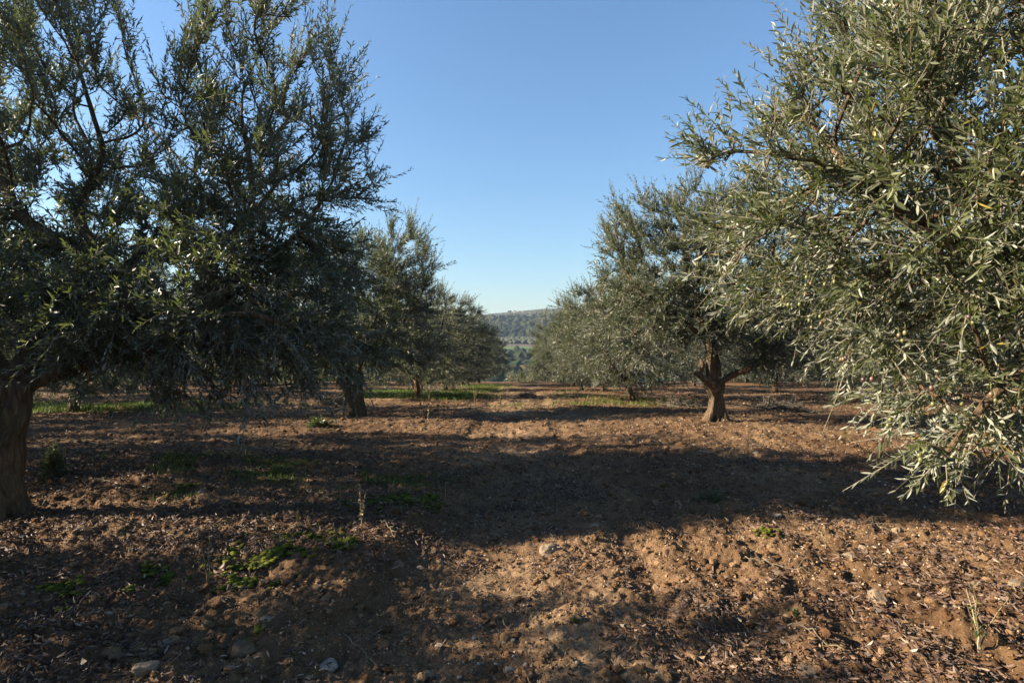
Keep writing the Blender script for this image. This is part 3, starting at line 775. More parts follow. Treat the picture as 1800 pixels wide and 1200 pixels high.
def armsD(mb):
    # buttress roots, hollow between the two main strands, the broken arm curling up on the left
    mb.tube([[-.20, -.06, -.1], [-.09, -.05, .2], [-.04, -.04, .45], [-.16, -.03, .7], [-.13, -.02, .85]], [.085, .07, .07, .085, .05], 12, 0, .14, 3)
    mb.tube([[.20, -.05, -.12], [.11, -.03, .25], [.08, 0, .5], [.12, 0, .68], [.10, 0, .78]], [.09, .065, .06, .06, .045], 12, 0, .14, 4)
    mb.tube([[.30, .0, -.12], [.22, 0, .02], [.15, 0, .2]], [.07, .06, .04], 10, 0, .12, 6)
    mb.tube([[-.28, -.02, -.12], [-.20, -.02, .03], [-.13, 0, .2]], [.06, .05, .035], 10, 0, .12, 8)
    mb.tube([[.03, -.12, .60], [-.10, -.14, .72], [-.26, -.13, .80], [-.335, -.11, .86], [-.29, -.10, .96], [-.26, -.09, 1.06], [-.30, -.09, 1.14]], [.075, .07, .06, .062, .05, .045, .022], 10, 0, .12, 9)
    mb.tube([[-.36, -.11, .87], [-.42, -.12, .91]], [.045, .025], 8, 0, .1, 2)
    mb.tube([[-.10, -.06, .8], [-.12, -.06, 1.0], [-.08, -.04, 1.25], [-.10, 0, 1.5]], [.10, .085, .085, .08], 12, 0, .14, 12)
    mb.tube([[.06, .02, .82], [.05, .02, 1.05], [.0, .04, 1.35]], [.06, .055, .05], 10, 0, .14, 15)
make_tree('second_right', locD, 'olive tree with gnarled trunk and two short twisted arms on the right', seed=41, limbs=limbsD, ells=ellD, n_attr=3600, shoots=8600, leaf=.082, spacing=.033, leaf_len=(.14, .44), trunk_r=.145, trunk_extra=armsD, voxel=.016,
          trunk_profile=([0, .1, .3, .6, 1], [1.1, .9, .72, .85, .75]))

# --- generic grove trees: three sources, copied
def generic(seed, lean):
    r = np.random.default_rng(seed)
    limbs = [A3((0, 0, 0), (.06 * lean, .03, .35), (.14 * lean, .05, .68))]
    st = np.array([.14 * lean, .05, .64]); k = 4
    a0 = r.random() * 6.28; k = 3 + seed % 3; tall = .86 + .3 * r.random()
    for i in range(k):
        a = a0 + i * 6.28 / k + r.normal() * .3; s = .8 + .4 * r.random()
        dxy = np.array([math.cos(a), math.sin(a)])
        limbs.append(A3(st, [*(st[:2] + dxy * .45 * s), 1.0 + .12 * r.random()], [*(st[:2] + dxy * .8 * s + r.normal(size=2) * .12), 1.75], [*(st[:2] + dxy * 1.05 * s + r.normal(size=2) * .15), 2.4], [*(st[:2] + dxy * 1.15 * s), 3.0]))
    ells = []
    limbs.append(A3(limbs[1][1], [st[0] + .1, st[1], 1.9], [st[0], st[1] + .1, 2.7], [st[0] - .1, st[1], 3.4]))
    ells = [((.3 * r.normal(), .3 * r.normal(), 2.3), (2.2, 2.2, 1.25)), ((.6 * r.normal(), .5 * r.normal(), 2.9 * tall), (1.4, 1.4, 1.2 * tall))]
    for i in range(5):
        a = i * 1.26 + r.normal() * .3; ells.append(((1.6 * math.cos(a), 1.6 * math.sin(a), 1.3 + 1.7 * r.random()), (1.0, 1.0, .8)))
    ells.append(((0, 0, 1.05), (2.35, 2.35, .66)))
    return limbs, ells
GEN = []
NG = 5
def place(src, x, y, rz, s, label, group='olive trees of the grove', sz=None):
    src = min(src, len(GEN))
    if src >= len(GEN):
        l, e = generic(100 + src * 7, (1, -2.2, .6, 2.0, -.8)[src])
        root, _, _ = make_tree('grove_%d' % src, (0, 0, 0), label, seed=60 + src, limbs=l, ells=e, n_attr=3000, shoots=(7400, 6600, 7800, 7000, 6300)[src], leaf=.088, spacing=.036, leaf_len=(.12, .42), trunk_r=(.125, .105, .13, .11, .12)[src], trunk_profile=([0, .1, .3, .7, 1], [1.35, 1.08, .95, .92, 1.0]))
        GEN.append(root); o = root
    else: o = copy_tree(GEN[src])
    o.location = (x, y, Hs(x, y, False) - .02); o.rotation_euler = (0, 0, rz); o.scale = (s, s, sz or s)
    tag(o, label, 'olive tree', group)
    return o

row = 'olive trees of the grove'
place(0, -2.95, 18.0, 2.2, .95, 'third olive on the left of the track, trunk leaning over green weeds')
place(1, -2.75, 24.0, .6, .93, 'fourth olive on the left, dark short trunk beside the bright grass')
place(2, -2.75, 32.5, 1.2, .92, 'fifth olive on the left with a curved double trunk')
place(0, -2.35, 40.5, 4.0, .95, 'last rounded olive on the left, before the valley view')
place(3, 3.45, 16.2, 3.3, 1.0, 'third olive on the right of the track, low forked sunlit trunk')
place(4, 3.55, 22.0, 2.6, 1.0, 'fourth olive on the right, pale thin trunk behind the forked one')
place(0, 3.2, 26.0, 1.0, .95, 'fifth olive on the right with a dark upright trunk')
place(3, 3.3, 31.0, 5.1, .97, 'sixth olive on the right, pale trunk half hidden by leaves')
place(2, 3.25, 37.0, .3, .97, 'seventh olive on the right, silvery crown beside the far hill')
place(4, 3.9, 44.0, 5.6, .95, 'farthest olive on the right at the end of the row')
# the rows to either side, seen in slices between the near trees; two at left unseen, added for shade
k = 0
for i, (x, y, s, sz) in enumerate(((-10.2, 13.2, 1.0, 1.0), (-9.8, 19.5, 1.0, 1.0), (-9.6, 26.5, 1.0, 1.0), (-9.4, 33, 1, 1), (-9.2, 40, 1, 1), (-9.6, 6.7, .92, 1.38),  # last one is unseen, added and stretched tall to shade the near left tree
                                   (-16.5, 16, 1, 1), (-16.2, 10.3, 1.05, 1.5), (-16.3, 22, 1, 1), (-16, 29, 1, 1), (-16, 37, 1, 1), (-22.5, 24, 1.05, 1.05), (-22.3, 32, 1, 1))):  # second one is unseen, added tall to throw shade over the left ground
    place(i % NG, x, y, i * 1.7, s, 'olive tree in the shaded rows behind the left hand trees', 'olive trees in the rows further left', sz)
for i, (x, y, s) in enumerate(((10.0, 9.5, 1.0), (10.2, 15.5, 1.0), (10.2, 22, 1.0), (9.6, 30, 1.0), (9.8, 38, 1.0), (17, 17, 1.05), (16.6, 24, 1), (16.5, 32, 1), (23, 27, 1.05), (16, 41, 1))):
    place((i + 2) % NG, x, y, i * 2.3 + .4, s, 'olive tree in the rows behind the right hand trees', 'olive trees in the rows further right')
for i in range(46):
    rr = random.Random(900 + i); side = -1 if i % 2 else 1; kk = i // 2
    y = 34 + (kk % 6) * 6.2 + rr.uniform(-.8, .8); x = side * (15.5 + (kk // 6) * 6.6 + rr.uniform(-.8, .8) + (kk % 6) * 1.2)
    place(i % NG, x, y, rr.uniform(0, 6.28), rr.uniform(.9, 1.08), 'olive tree of the far rows, only slices of its crown showing between nearer trees', 'olive trees in the far rows')
# trees beyond the left frame edge whose shadows fall across the foreground
place(0, -5.35, 1.75, 1.9, .88, 'olive tree standing just outside the left edge, shading the foreground', 'olive trees beside the camera', .66)
place(1, -10.6, 1.2, .9, 1.0, 'olive tree standing outside the left edge in the next row', 'olive trees beside the camera')

# --- fruit on the near right tree: clusters hanging on the camera side
def build_olives():
    rng = np.random.default_rng(77)
    par = [c for c in rootB.children if c.name.startswith('crown')][0]
    spots = [(1388, 522, 2.75), (1400, 530, 2.7), (1425, 560, 2.6), (1442, 562, 2.62), (1455, 497, 2.6), (1660, 698, 2.1), (1628, 805, 2.2), (1700, 560, 2.0), (1478, 628, 2.45), (1530, 668, 2.35), (1590, 596, 2.25), (1560, 745, 2.3), (1418, 500, 2.7), (1745, 700, 1.95)]
    v, f = ICO2
    for px, py, d in spots:
        c = Vector(((px - 900) / F * d, d, CAM_Z - (py - 600) / F * d)) - Vector(locB)
        for k in range(rng.integers(2, 4)):
            o = np.array(c) + rng.normal(size=3) * .022
            m = MB(); m.add(v * np.array([.0078, .0078, .0108]) * (.8 + .35 * rng.random()) + o, None, f, 0, rng.random())
            m.tube([o + [0, 0, .01], o + [rng.normal() * .006, rng.normal() * .006, .035]], [.0012, .0012], 4, 0, a=.2)
            link('olive', m.mesh('olive'), M_OLIVE, par)
build_olives()

# ================================================================== GROUND COVER
def vis_scatter(rng, N, y0, y1, power, tmax=.98):
    """random points on the visible fan of ground, denser near the camera"""
    u = rng.random(N); y = (y0 ** power + u * (y1 ** power - y0 ** power)) ** (1 / power)
    x = (rng.random(N) * 2 - 1) * tmax * (y + .4)
    return x, y

def build_litter():
    rng = np.random.default_rng(3)
    x1, y1 = vis_scatter(rng, 120000, 2.0, 7, .9); x2, y2 = vis_scatter(rng, 70000, 5, 26, .5)
    x = np.concatenate([x1, x2]); y = np.concatenate([y1, y2])
    dens = fbm2(x * .9, y * .9, 3, 111) * 1.3 + .9 * fbm2(x * 3.1, y * 3.1, 2, 117) + .22 + .40 * sstep(.4, 2.4, np.abs(x)) - .5 * np.exp(-((x + .1) / .45) ** 2)
    k = rng.random(len(x)) < np.clip(dens, .06, 1); x, y = x[k], y[k]; N = len(x)
    big = 1 + .02 * np.clip(y - 5, 0, 30)
    L = (.018 + .034 * rng.random(N) ** 1.3) * big; W = L * (.11 + .11 * rng.random(N))
    a = rng.random(N) * 6.283
    a = np.where(x > .8, a * .35 + 1.9 - .35 * 3.1, a)           # raked along the ploughing on the right
    tilt = rng.normal(size=N) * .38
    d = np.stack([np.cos(a) * np.cos(tilt), np.sin(a) * np.cos(tilt), np.sin(tilt)], 1)
    roll = rng.normal(size=N) * .6
    wv = np.stack([-np.sin(a) * np.cos(roll), np.cos(a) * np.cos(roll), np.sin(roll)], 1)
    nv = np.cross(d, wv)
    z = H(x, y) + .006 + .014 * rng.random(N) + .5 * L * np.abs(np.sin(tilt)) * .8
    c = np.stack([x, y, z], 1); cv = (rng.normal(size=N) * .12 + .10) * L
    e = lambda q: q[:, None]
    v = np.stack([c - d * e(L * .5) + nv * e(cv), c - d * e(L * .18) + wv * e(W * .5), c + d * e(L * .2) + wv * e(W * .45), c + d * e(L * .5) + nv * e(cv),
                  c + d * e(L * .2) - wv * e(W * .45), c - d * e(L * .18) - wv * e(W * .5)], 1)
    v[:, [1, 2, 4, 5], 2] += (W * .2)[:, None]
    o = np.arange(N)[:, None] * 6
    Q = np.stack([o + np.array([[0, 1, 2, 3]]), o + np.array([[0, 3, 4, 5]])], 1).reshape(-1, 4)
    var = np.repeat(np.clip(rng.beta(1.4, 2.3, N) + .1 * rng.normal(size=N), 0, 1), 6)
    tag(link('leaf_litter', mesh_np('leaf_litter', v.reshape(-1, 3), Q, None, False, attr={'var': var}), M_LITTER), 'dry curled olive leaves strewn over the soil', None, None, 'stuff')
build_litter()

def build_pebbles():
    rng = np.random.default_rng(4)
    x, y = vis_scatter(rng, 9000, 2.0, 16, .7)
    k = fbm2(x * .7 + 4, y * .7, 2, 121) > -.25 - .2 * rng.random(len(x)); x, y = x[k], y[k]; N = len(x)
    s = .0035 + .011 * rng.random(N) ** 2.2; s *= 1 + .04 * np.clip(y - 4, 0, 20)
    z = H(x, y) + s * .35
    o = blobs('gravel', np.stack([x, y, z], 1), np.stack([s * (1 + .5 * rng.random(N)), s, s * .7], 1), np.clip(rng.normal(.6, .28, N), 0, 1), M_STONE, ICO1, rng, .3)
    tag(o, 'pale gravel scattered in the red soil', None, None, 'stuff')
    x, y = vis_scatter(rng, 8000, 2.0, 18, .7)
    k = fbm2(x * .8, y * .8 + 7, 2, 131) > -.1 - .3 * rng.random(len(x)); x, y = x[k], y[k]; N = len(x)
    s = .008 + .020 * rng.random(N) ** 2.6; s *= 1 + .04 * np.clip(y - 4, 0, 20)
    xb, yb = vis_scatter(rng, 1500, 2.2, 12, .7); kb = (fbm2(xb * .5 + 3, yb * .5, 2, 191) > .05) & (np.abs(xb - .1) > .45); xb, yb = xb[kb], yb[kb]
    x = np.concatenate([x, xb]); y = np.concatenate([y, yb]); s = np.concatenate([s, .013 + .020 * rng.random(len(xb)) ** 2]); N = len(x)
    z = H(x, y) + s * .2
    o = blobs('dirt_clods', np.stack([x, y, z], 1), np.stack([s * 1.2, s, s * .75], 1), rng.random(N), M_CLOD, ICO2, rng, .35)
    tag(o, 'crumbled clods of reddish soil', None, None, 'stuff')
build_pebbles()

def build_crumbs():
    rng = np.random.default_rng(14)
    x1, y1 = vis_scatter(rng, 105000, 2.0, 8, .8); x2, y2 = vis_scatter(rng, 52000, 6, 24, .5)
    x = np.concatenate([x1, x2]); y = np.concatenate([y1, y2])
    k = rng.random(len(x)) < np.clip(.55 + 1.1 * fbm2(x * 1.3, y * 1.3, 3, 171), .12, 1); x, y = x[k], y[k]; N = len(x)
    s = (.0022 + .0065 * rng.random(N) ** 2) * (1 + .12 * np.clip(y - 4, 0, 20))
    v = np.array([[1, 0, 0], [-1, 0, 0], [0, 1, 0], [0, -1, 0], [0, 0, 1], [0, 0, -1.]]); f = np.array([[0, 2, 4], [2, 1, 4], [1, 3, 4], [3, 0, 4], [2, 0, 5], [1, 2, 5], [3, 1, 5], [0, 3, 5]])
    V = v[None] * s[:, None, None] * (.75 + .5 * rng.random((N, 6, 1))) + .3 * s[:, None, None] * rng.normal(size=(N, 6, 3))
    V = V + np.stack([x, y, H(x, y) + s * .45], 1)[:, None]
    Fc = (f[None] + (np.arange(N) * 6)[:, None, None]).reshape(-1, 3)
    o = link('soil_crumbs', mesh_np('soil_crumbs', V.reshape(-1, 3), None, Fc, False, attr={'var': np.repeat(np.clip(rng.beta(1.7, 1.7, N), 0, 1), 6)}), M_CRUMB)
    tag(o, 'fine crumbs of soil and grit', None, None, 'stuff')
M_CRUMB = var_mat('soil_grit', [(0, (.08, .044, .022)), (.45, (.145, .088, .047)), (.8, (.24, .165, .10)), (1, (.34, .27, .19))], .9, .15)
build_crumbs()

STONES = [  # px, py, width px, height ratio, tone, label
    (970, 970, 42, .6, .75, 'pale rough stone in the middle of the sunlit track'),
    (1540, 1062, 54, .62, .62, 'largest cream wedge shaped stone on the sunlit soil at the right'),
    (1242, 1078, 26, 1.0, .62, 'small upright pointed stone left of the cream wedge stone'),
    (1357, 1014, 38, .5, .5, 'flat brownish stone behind the upright pointed stone'),
    (1632, 1143, 26, .75, .5, 'blocky tan stone beside the dry branching weed'),
    (1577, 938, 18, .8, .6, 'small orange tinted stone lit near the right tree'),
    (1517, 971, 20, .7, .75, 'pale stone beside a matching pair, right of the dry thin stalk'),
    (1495, 984, 28, .5, .7, 'low pale double stone near the thin dry stalk'),
    (1367, 912, 18, .4, .95, 'flat white stone in the shade left of the hanging branch'),
    (1495, 922, 17, .6, .8, 'grey white stone under the hanging branch tip'),
    (1152, 887, 16, .7, .5, 'small round stone left of the dark tuft'),
    (1045, 930, 22, .5, .7, 'light stone behind the pale rough one on the track'),
    (1595, 1010, 22, .6, .7, 'rounded pale stone on the gravelly strip at the right'),
    (1417, 1194, 44, .4, .5, 'flat tan slab at the bottom edge, right of the middle'),
    (1790, 1040, 36, .8, .6, 'buff boulder at the right border of the picture'),
    (575, 1178, 48, .6, .95, 'largest whitish stone in the shade at the bottom left of the track'),
    (258, 1196, 42, .6, .7, 'grey stone at the bottom edge beneath the mossy bank'),
    (425, 1150, 52, .75, .12, 'dark brown earthy boulder in the shade of the bank'),
    (466, 1098, 24, .6, .6, 'buff stone above the dark brown boulder'),
    (700, 1004, 20, 1.0, .55, 'tall tan stone on the left of two at the track edge'),
    (738, 1000, 19, .7, .6, 'rounded tan stone on the right of two at the track edge'),
    (772, 1012, 14, .6, .6, 'tiny tan stone right of the pair at the track edge'),
    (556, 1048, 18, 1.0, .35, 'egg shaped brown stone at the foot of the bank'),
    (571, 1059, 20, .7, .35, 'brown stone touching the egg shaped one'),
    (355, 872, 20, .8, .7, 'pale stone next to a mossy patch below the big left tree'),
    (750, 1186, 30, .7, .5, 'stone with white chips at the bottom of the track'),
    (895, 1180, 22, .7, .9, 'small white stone at the bottom centre'),
    (297, 1134, 22, .5, .85, 'white flat stone in the dark shade of the bank'),
    (744, 756, 14, .8, .3, 'brown stone behind the forked dry stalk'),
    (525, 888, 18, .9, .7, 'light chunk of stone among leaves near the tall weed'),
    (1330, 800, 16, .5, .8, 'greyish stone in the shade in front of the gnarled tree'),
    (1240, 798, 26, .35, .8, 'flat grey stone in the shaded track before the gnarled tree'),
    (1690, 872, 20, .6, .75, 'grey stone in deep shade under the right tree'),
    (1445, 1022, 20, .6, .5, 'tan stone beside the flat brownish stone'),
    (1505, 1090, 18, .6, .75, 'pale stone in front of the cream wedge stone'),
    (1100, 1010, 16, .6, .7, 'small pale stone right of the track middle'),
]
def build_stones():
    v, f = ICO3
    for i, (px, py, wp, hr, tone, label) in enumerate(STONES):
        r = np.random.default_rng(500 + i)
        g = ground_at(px, py); s = wp / F * g.y / 2
        so_ = r.random(3) * 50
        n1 = vnoise(v[:, 0] * 1.3 + so_[0], v[:, 1] * 1.3 + so_[1], v[:, 2] * 1.3 + so_[2], 5)
        n2 = vnoise(v[:, 0] * 4 + so_[0], v[:, 1] * 4 + so_[1], v[:, 2] * 4 + so_[2], 6)
        vv = v * (1 + .28 * n1 + .09 * n2)[:, None]
        for _ in range(9):                                      # chipped facets
            u = _unit(r.normal(size=3)); d = vv @ u; lim = .62 + .25 * r.random()
            vv = vv - np.clip(d - lim, 0, None)[:, None] * u * .9
        vv = vv * np.array([s, s * .8, s * hr * .95])
        a = r.normal() * .5; R = np.array([[math.cos(a), -math.sin(a), 0], [math.sin(a), math.cos(a), 0], [0, 0, 1]])
        vv = vv @ R.T
        m = MB(); m.add(vv, None, f, 0, np.clip(tone + .12 * n2, 0, 1))
        o = link('stone', m.mesh('stone', False), M_STONE, None, (g.x, g.y, g.z + s * hr * .22))
        tag(o, label, 'stone', 'loose stones on the soil')
build_stones()

# --- grass, moss
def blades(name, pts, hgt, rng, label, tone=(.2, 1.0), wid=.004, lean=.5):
    N = len(pts); x, y = pts[:, 0], pts[:, 1]; z = H(x, y)
    a = rng.random(N) * 6.283; h = hgt * (.4 + .8 * rng.random(N)); ln_ = lean * rng.random(N) * h
    wd = wid * (.7 + .6 * rng.random(N)) * (1 + .06 * np.clip(y - 4, 0, 30))
    px, py = -np.sin(a), np.cos(a)
    b = np.stack([x, y, z - .005], 1)
    e = lambda q: q[:, None]
    pv = np.stack([px, py, np.zeros(N)], 1); dv = np.stack([np.cos(a), np.sin(a), np.zeros(N)], 1); up = np.array([[0, 0, 1.]])
    v = np.stack([b - pv * e(wd), b + pv * e(wd), b + up * e(h * .6) + dv * e(ln_ * .35) + pv * e(wd * .8), b + up * e(h * .6) + dv * e(ln_ * .35) - pv * e(wd * .8),
                  b + up * e(h) + dv * e(ln_)], 1)
    o = np.arange(N)[:, None] * 5
    Q = o + np.array([[0, 1, 2, 3]]); T = o + np.array([[3, 2, 4]])
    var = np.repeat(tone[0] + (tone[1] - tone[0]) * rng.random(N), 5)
    return link(name, mesh_np(name, v.reshape(-1, 3), Q, T, False, attr={'var': var}), M_GRASS)

def patch_pts(rng, specs):
    out = []
    for px, py, wx, wy, n in specs:
        g = ground_at(px, py); x = g.x + rng.normal(size=n) * wx * .5; y = g.y + rng.normal(size=n) * wy * .5
        k = fbm2(x * 1.6, y * 1.6, 3, 151) > -.08; out.append(np.stack([x[k], y[k]], 1))
    return np.vstack(out)

def build_grass():
    rng = np.random.default_rng(9)
    p = patch_pts(rng, [(140, 718, 4.2, 1.5, 6500), (260, 714, 3.0, 1.3, 2200), (690, 690, 1.6, 2.0, 2200), (800, 694, 1.3, 3.0, 3600), (845, 682, 1.2, 4.5, 3600), (780, 698, 1.6, 1.2, 3000),
                        (670, 700, 1.2, 1.2, 1200), (1060, 708, 1.6, 2.0, 420), (1010, 698, 1.0, 2.0, 240), (1170, 706, 1.6, 2.0, 420), (1000, 712, .9, .8, 150), (930, 716, 1.4, .9, 120)])
    tag(blades('grass', np.vstack([p, p + rng.normal(size=p.shape) * .12]), .105, rng, None, lean=.9), 'bright green grass under the olive rows', None, None, 'stuff')
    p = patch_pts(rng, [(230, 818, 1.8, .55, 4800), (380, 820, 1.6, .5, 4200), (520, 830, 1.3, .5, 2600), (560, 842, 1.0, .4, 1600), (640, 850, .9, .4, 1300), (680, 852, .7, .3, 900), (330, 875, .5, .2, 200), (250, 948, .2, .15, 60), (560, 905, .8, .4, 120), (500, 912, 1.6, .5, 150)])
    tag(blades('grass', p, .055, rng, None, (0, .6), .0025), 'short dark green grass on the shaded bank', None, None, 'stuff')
    # moss cushions
    sp = [(470, 968, .20, .22, 190), (470, 990, .24, .14, 150), (425, 1026, .16, .06, 130), (395, 1032, .10, .05, 60), (280, 1030, .16, .10, 120), (300, 1022, .08, .06, 50), (165, 1055, .10, .08, 50), (235, 1045, .14, .07, 60), (590, 960, .09, .07, 60),
          (615, 965, .09, .06, 50), (700, 886, .30, .12, 150), (740, 878, .20, .12, 120), (660, 890, .2, .1, 70), (545, 950, .2, .1, 40), (1352, 946, .12, .05, 9), (435, 1112, .07, .05, 30), (650, 962, .1, .05, 30), (320, 868, .2, .1, 40), (110, 1040, .1, .06, 40)]
    P_, S_, V_ = [], [], []
    for px, py, wx, wy, n in sp:
        n = int(n * 2.6)
        g = ground_at(px, py); x = g.x + rng.normal(size=n) * wx * .5; y = g.y + rng.normal(size=n) * wy * .8
        k = fbm2(x * 7, y * 7, 3, 161) > -.08; x, y = x[k], y[k]
        s = .005 + .010 * rng.random(len(x)); P_.append(np.stack([x, y, H(x, y) + s * .5 + .008], 1)); S_.append(np.stack([s * 1.5, s * 1.5, s * .7], 1)); V_.append(np.clip(rng.normal(.5, .22, len(x)), 0, 1))
    P_, S_, V_ = np.vstack(P_), np.vstack(S_), np.concatenate(V_)
    o = blobs('moss', P_, S_, V_, M_MOSS, ICO2, rng, .3, True)
    tag(o, 'bright green moss cushions along the bank', None, None, 'stuff')
build_grass()

# --- single weeds and small plants
def stalk_weed(px, py, htpx, label, nst=3, spread=.25, leafy=.5, seed=0, mats=None, name='weed', cat='weed', head=True):
    r = np.random.default_rng(seed); g = ground_at(px, py); h = htpx / F * g.y
    root = empty(name, g); tag(root, label, cat, 'weeds on the bare soil')
    ms = MB(); ml = MB()
    for k in range(nst):
        a = r.random() * 6.283; hh = h * (1 if k == 0 else .45 + .5 * r.random()); sp = spread * hh * (.4 if k == 0 else 1) * r.random()
        top = np.array([math.cos(a) * sp, math.sin(a) * sp, hh])
        n = 8; t = np.linspace(0, 1, n)[:, None]
        pts = top * t + np.array([0, 0, 1.]) * 0; pts[:, :2] *= t ** .7; pts += r.normal(size=(n, 3)) * hh * .012; pts[0] = (0, 0, -.02)
        ms.tube(pts, np.linspace(.0045, .0018, n) * max(1, h / .4), 5, 0, a=r.random())
        nl = int(26 * leafy * max(.6, hh / .3))
        for q in range(nl):
            u = (.25 + .75 * r.random()) if head else r.random(); b = np.array([np.interp(u, np.linspace(0, 1, n), pts[:, c]) for c in range(3)])
            d = _unit(r.normal(size=3) * .8 + np.array([0, 0, .9])); L = (.012 + .03 * r.random()) * (1.25 - .6 * u) * max(1, h / .35); wv = _unit(np.cross(d, r.normal(size=3))) * L * .16
            ml.add([b, b + d * L * .5 + wv, b + d * L, b + d * L * .5 - wv], [[0, 1, 2, 3]], None, 0, r.random())
    link('stem', ms.mesh('weed_stem'), (mats or (M_STRAW, M_STRAW))[0], root)
    if ml.n: link('foliage', ml.mesh('weed_foliage', False), (mats or (M_STRAW, M_STRAW))[1], root)
GRN = (M_WEED, M_WEED); MIX = (M_STRAW, M_WEED)
stalk_weed(636, 940, 84, 'tall leaning dry weed on the bank, seed heads catching the sun', 4, .12, 1.6, 1)
stalk_weed(366, 1034, 80, 'thin forked dry weed beside the mossy bank', 4, .45, .5, 2)
stalk_weed(740, 735, 52, 'pale forked dry stalk in front of the leaning olive trunk', 2, .2, 1.0, 3)
stalk_weed(753, 748, 58, 'straight brown stalk in front of the pale forked one', 1, .1, .8, 4)
stalk_weed(770, 735, 40, 'short thin stalk right of the two dry stalks', 2, .3, .5, 5)
stalk_weed(1722, 1148, 130, 'branching dry weed on the sunlit soil at the bottom right', 5, .9, .55, 6, MIX)
stalk_weed(1452, 978, 48, 'small dry stalk among fallen leaves right of the track', 2, .3, .6, 7)
stalk_weed(537, 868, 40, 'thin green stalk standing at the shade edge of the bank', 1, .1, 1.0, 8, GRN)
stalk_weed(598, 900, 42, 'short grey green weed left of the tall leaning weed', 2, .2, 1.2, 9, MIX)
stalk_weed(82, 848, 42, 'yellow green leafy sprig beside the big left trunk', 2, .2, 3.0, 10, GRN)
stalk_weed(524, 938, 24, 'little green stalk beside the moss patch', 2, .3, 1.0, 11, GRN)
stalk_weed(783, 886, 34, 'single bare stalk at the edge of the track', 1, .1, .1, 12)
stalk_weed(1250, 722, 30, 'broken pale twig standing near the gnarled tree', 1, .2, .2, 13)
stalk_weed(1010, 1100, 12, 'tiny green seedling on the bare track', 4, 1.2, 1.2, 14, GRN)
stalk_weed(1400, 1096, 16, 'tiny green seedling between leaves and flat stones', 4, 1.0, 1.2, 15, GRN)
stalk_weed(880, 716, 30, 'dead leafless weed by the grass edge', 5, .7, .4, 16)
stalk_weed(835, 712, 36, 'tangle of dead weed stems at the grass end', 7, .8, .5, 17)

def bush(name, cat, px, py, wpx, hpx, label, mat, seed, n=160, leaf=.03, grp='low bushes', depth=None, dense=.016):
    r = np.random.default_rng(seed)
    g = ground_at(px, py) if depth is None else Vector(((px - 900) / F * depth, depth, Hs((px - 900) / F * depth, depth)))
    w_, h_ = wpx / F * g.y / 2, hpx / F * g.y
    root = empty(name, g); tag(root, label, cat, grp)
    ms = MB()
    u = _unit(r.normal(size=(n, 3))); u[:, 2] = np.abs(u[:, 2]); rr = .25 + .75 * r.random((n, 1)) ** .5
    tip = u * rr * np.array([w_, w_ * .8, h_]) ; base = tip * .55; d = _unit(tip - base + r.normal(size=(n, 3)) * .2 * w_)
    for k in range(0, n, 4): ms.tube([np.zeros(3) - [0, 0, .02], base[k] * .6 + r.normal(size=3) * .02 * w_, tip[k]], [.006 * max(1, h_ * 2), .004 * max(1, h_ * 2), .002], 4)
    link('stem', ms.mesh('bush_stem'), M_TWIG, root)
    L = np.linalg.norm(tip - base, axis=1) * (.8 + .5 * r.random(n))
    v, q, var, sv, sq = leafy_shoots(base, d, np.maximum(L, leaf), leaf, dense, r, wide=.3)
    link('foliage', mesh_np('bush_foliage', np.vstack([v, sv]), np.vstack([q, sq + len(v)]), None, False, np.concatenate([np.zeros(len(q), int), np.ones(len(sq), int)]), None, {'var': np.concatenate([var, np.full(len(sv), .5)])}), [mat, M_TWIG], root)
bush('grass_tuft', 'tuft', 1247, 884, 70, 24, 'dark green tuft in the shade on the right of the track', M_SHRUB, 1, 130, .035)
bush('bush', 'bush', 562, 752, 60, 22, 'low dark green bush in front of the forked olive', M_SHRUB, 2, 160, .06)
bush('bush', 'bush', 92, 842, 50, 58, 'dark shadowed bush beside the big left trunk', M_SHRUB, 3, 260, .04)
bush('bush', 'bush', 916, 668, 40, 28, 'yellow green bush where the track ends at the valley', M_SHRUB, 4, 150, .16, depth=47, dense=.09)
bush('bush', 'bush', 950, 668, 60, 46, 'dark rounded bush at the right of the track end', M_SHRUB, 5, 260, .16, depth=50, dense=.09)
bush('bush', 'bush', 930, 672, 36, 18, 'silvery bush in front of the yellow green one', M_SAGE, 6, 120, .14, depth=45, dense=.08)
bush('bush', 'bush', 902, 672, 34, 20, 'grey green bush at the left of the track end', M_SAGE, 7, 120, .14, depth=45.5, dense=.08)
bush('bush', 'bush', 972, 672, 40, 26, 'brown green scrub under the farthest right olives', M_SHRUB, 8, 120, .14, depth=46, dense=.09)

_scrub = None
for i in range(34):
    rr = random.Random(70 + i); side = -1 if i % 2 else 1
    x = side * (5.5 + (i // 2) * 2.1 + rr.uniform(-.7, .7)); y = 47 + rr.uniform(0, 9)
    if _scrub is None:
        bush('scrub', 'scrub', 0, 0, 60, 46, 'dark scrub bush along the crest behind the tree rows', M_SHRUB, 90, 200, .16, 'scrub along the crest', depth=50, dense=.09)
        _scrub = [o for o in COL.objects if o.name == 'scrub'][0]; o = _scrub
    else: o = copy_tree(_scrub)
    o.location = (x, y, Hs(x, y)); o.rotation_euler.z = rr.uniform(0, 6.28); s_ = rr.uniform(.7, 1.5); o.scale = (s_, s_, s_ * rr.uniform(.7, 1.1))

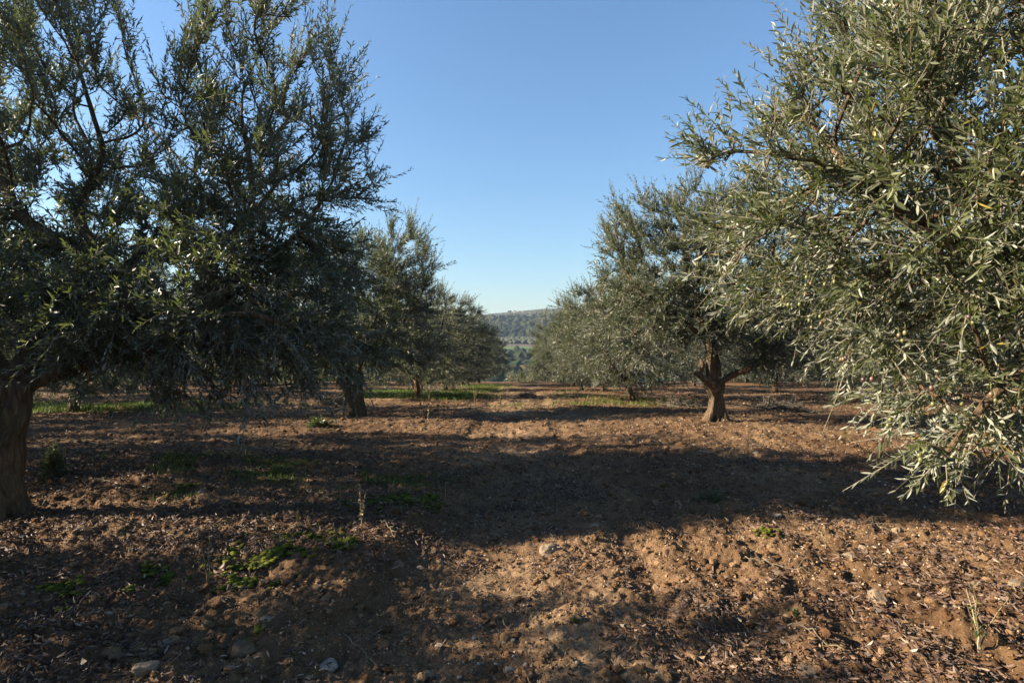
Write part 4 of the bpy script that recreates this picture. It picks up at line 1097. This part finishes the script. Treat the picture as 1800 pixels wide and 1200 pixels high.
def brush_pile(px, py, wpx, hpx, label, seed):
    r = np.random.default_rng(seed); g = ground_at(px, py); w_, h_ = wpx / F * g.y / 2 * .7, hpx / F * g.y * .4
    root = empty('brushwood_pile', g); tag(root, label, 'brushwood', 'heaps of pruned branches')
    ms = MB(); n = 170
    b = r.normal(size=(n, 3)) * np.array([w_ * .5, w_ * .35, 0]); b[:, 2] = np.abs(r.normal(size=n)) * h_ * .45
    d = r.normal(size=(n, 3)); d[:, 2] = np.abs(d[:, 2]) * .35; d = _unit(d); L = .25 + .4 * r.random(n)
    for k in range(n):
        p = b[k] + np.outer(np.linspace(-.5, .5, 5), d[k]) * L[k] + r.normal(size=(5, 3)) * .02; p[:, 2] = np.maximum(p[:, 2], .01)
        ms.tube(p, np.linspace(.009, .003, 5), 4, a=r.random())
    link('branch', ms.mesh('brush_twigs'), M_TWIG, root)
    v, q, var, sv, sq = leafy_shoots(b, d, L * .6, .06, .035, r)
    link('foliage', mesh_np('brush_leaves', v, q, None, False, attr={'var': var}), M_GREYLEAF, root)
brush_pile(1372, 722, 110, 26, 'grey heap of pruned branches behind the gnarled tree', 31)
brush_pile(588, 712, 80, 28, 'grey heap of pruned branches behind the forked olive', 32)
brush_pile(1195, 716, 60, 20, 'small grey brushwood heap between two right hand olives', 33)
brush_pile(925, 700, 30, 10, 'little heap of grey twigs on the far track', 34)

def stick(p0, p1, r0, label, seed, mat=None):
    r = np.random.default_rng(seed); a, b = ground_at(*p0), ground_at(*p1)
    n = 14; t = np.linspace(0, 1, n); P = np.array(a)[None] * (1 - t)[:, None] + np.array(b)[None] * t[:, None]
    wob = np.cumsum(r.normal(size=(n, 2)), 0) * .004; P[:, :2] += wob - np.outer(t, wob[-1]); P[:, 2] = H(P[:, 0], P[:, 1]) + .012 + .012 * np.sin(t * 3.14)
    m = MB(); c = P.mean(0)
    m.tube(P - c, np.linspace(r0, r0 * .45, n), 6, a=.5)
    for k in (4, 7, 10):
        d = (P[k + 1] - P[k]); s = np.array([-d[1], d[0], .01 + .02 * r.random()]) * (1 if r.random() < .5 else -1) * (1 + r.random())
        m.tube([P[k] - c, P[k] - c + d * .8 + s * .5, P[k] - c + d * 1.6 + s * .9], [r0 * .6, r0 * .4, r0 * .25], 4, a=.5)
    tag(link('fallen_twig', m.mesh('fallen_twig'), mat or M_TWIG, None, c), label, 'twig', 'twigs lying on the soil')
stick((1385, 1112), (1500, 1168), .004, 'long thin twig lying on leaf litter at the bottom right', 1)
stick((522, 866), (574, 880), .006, 'pale forked twig on the bank near the thin green stalk', 2)
stick((160, 846), (206, 853), .006, 'pale twig in the shade right of the big left trunk', 3)
stick((604, 1124), (664, 1188), .003, 'wiry dark twig on the shaded lower track', 4)
stick((440, 985), (490, 950), .003, 'twig slanting over the moss patch', 5)
stick((1310, 985), (1430, 1010), .004, 'thin twig across the litter behind the flat brownish stone', 6)
stick((660, 920), (695, 958), .005, 'pale broken stems beside the tall leaning weed', 7)
stick((1520, 900), (1560, 950), .004, 'thin grey twig in the shade beneath the hanging branch', 8)
stick((200, 725), (196, 738), .012, 'pale twig end lying before the left grass strip', 9)
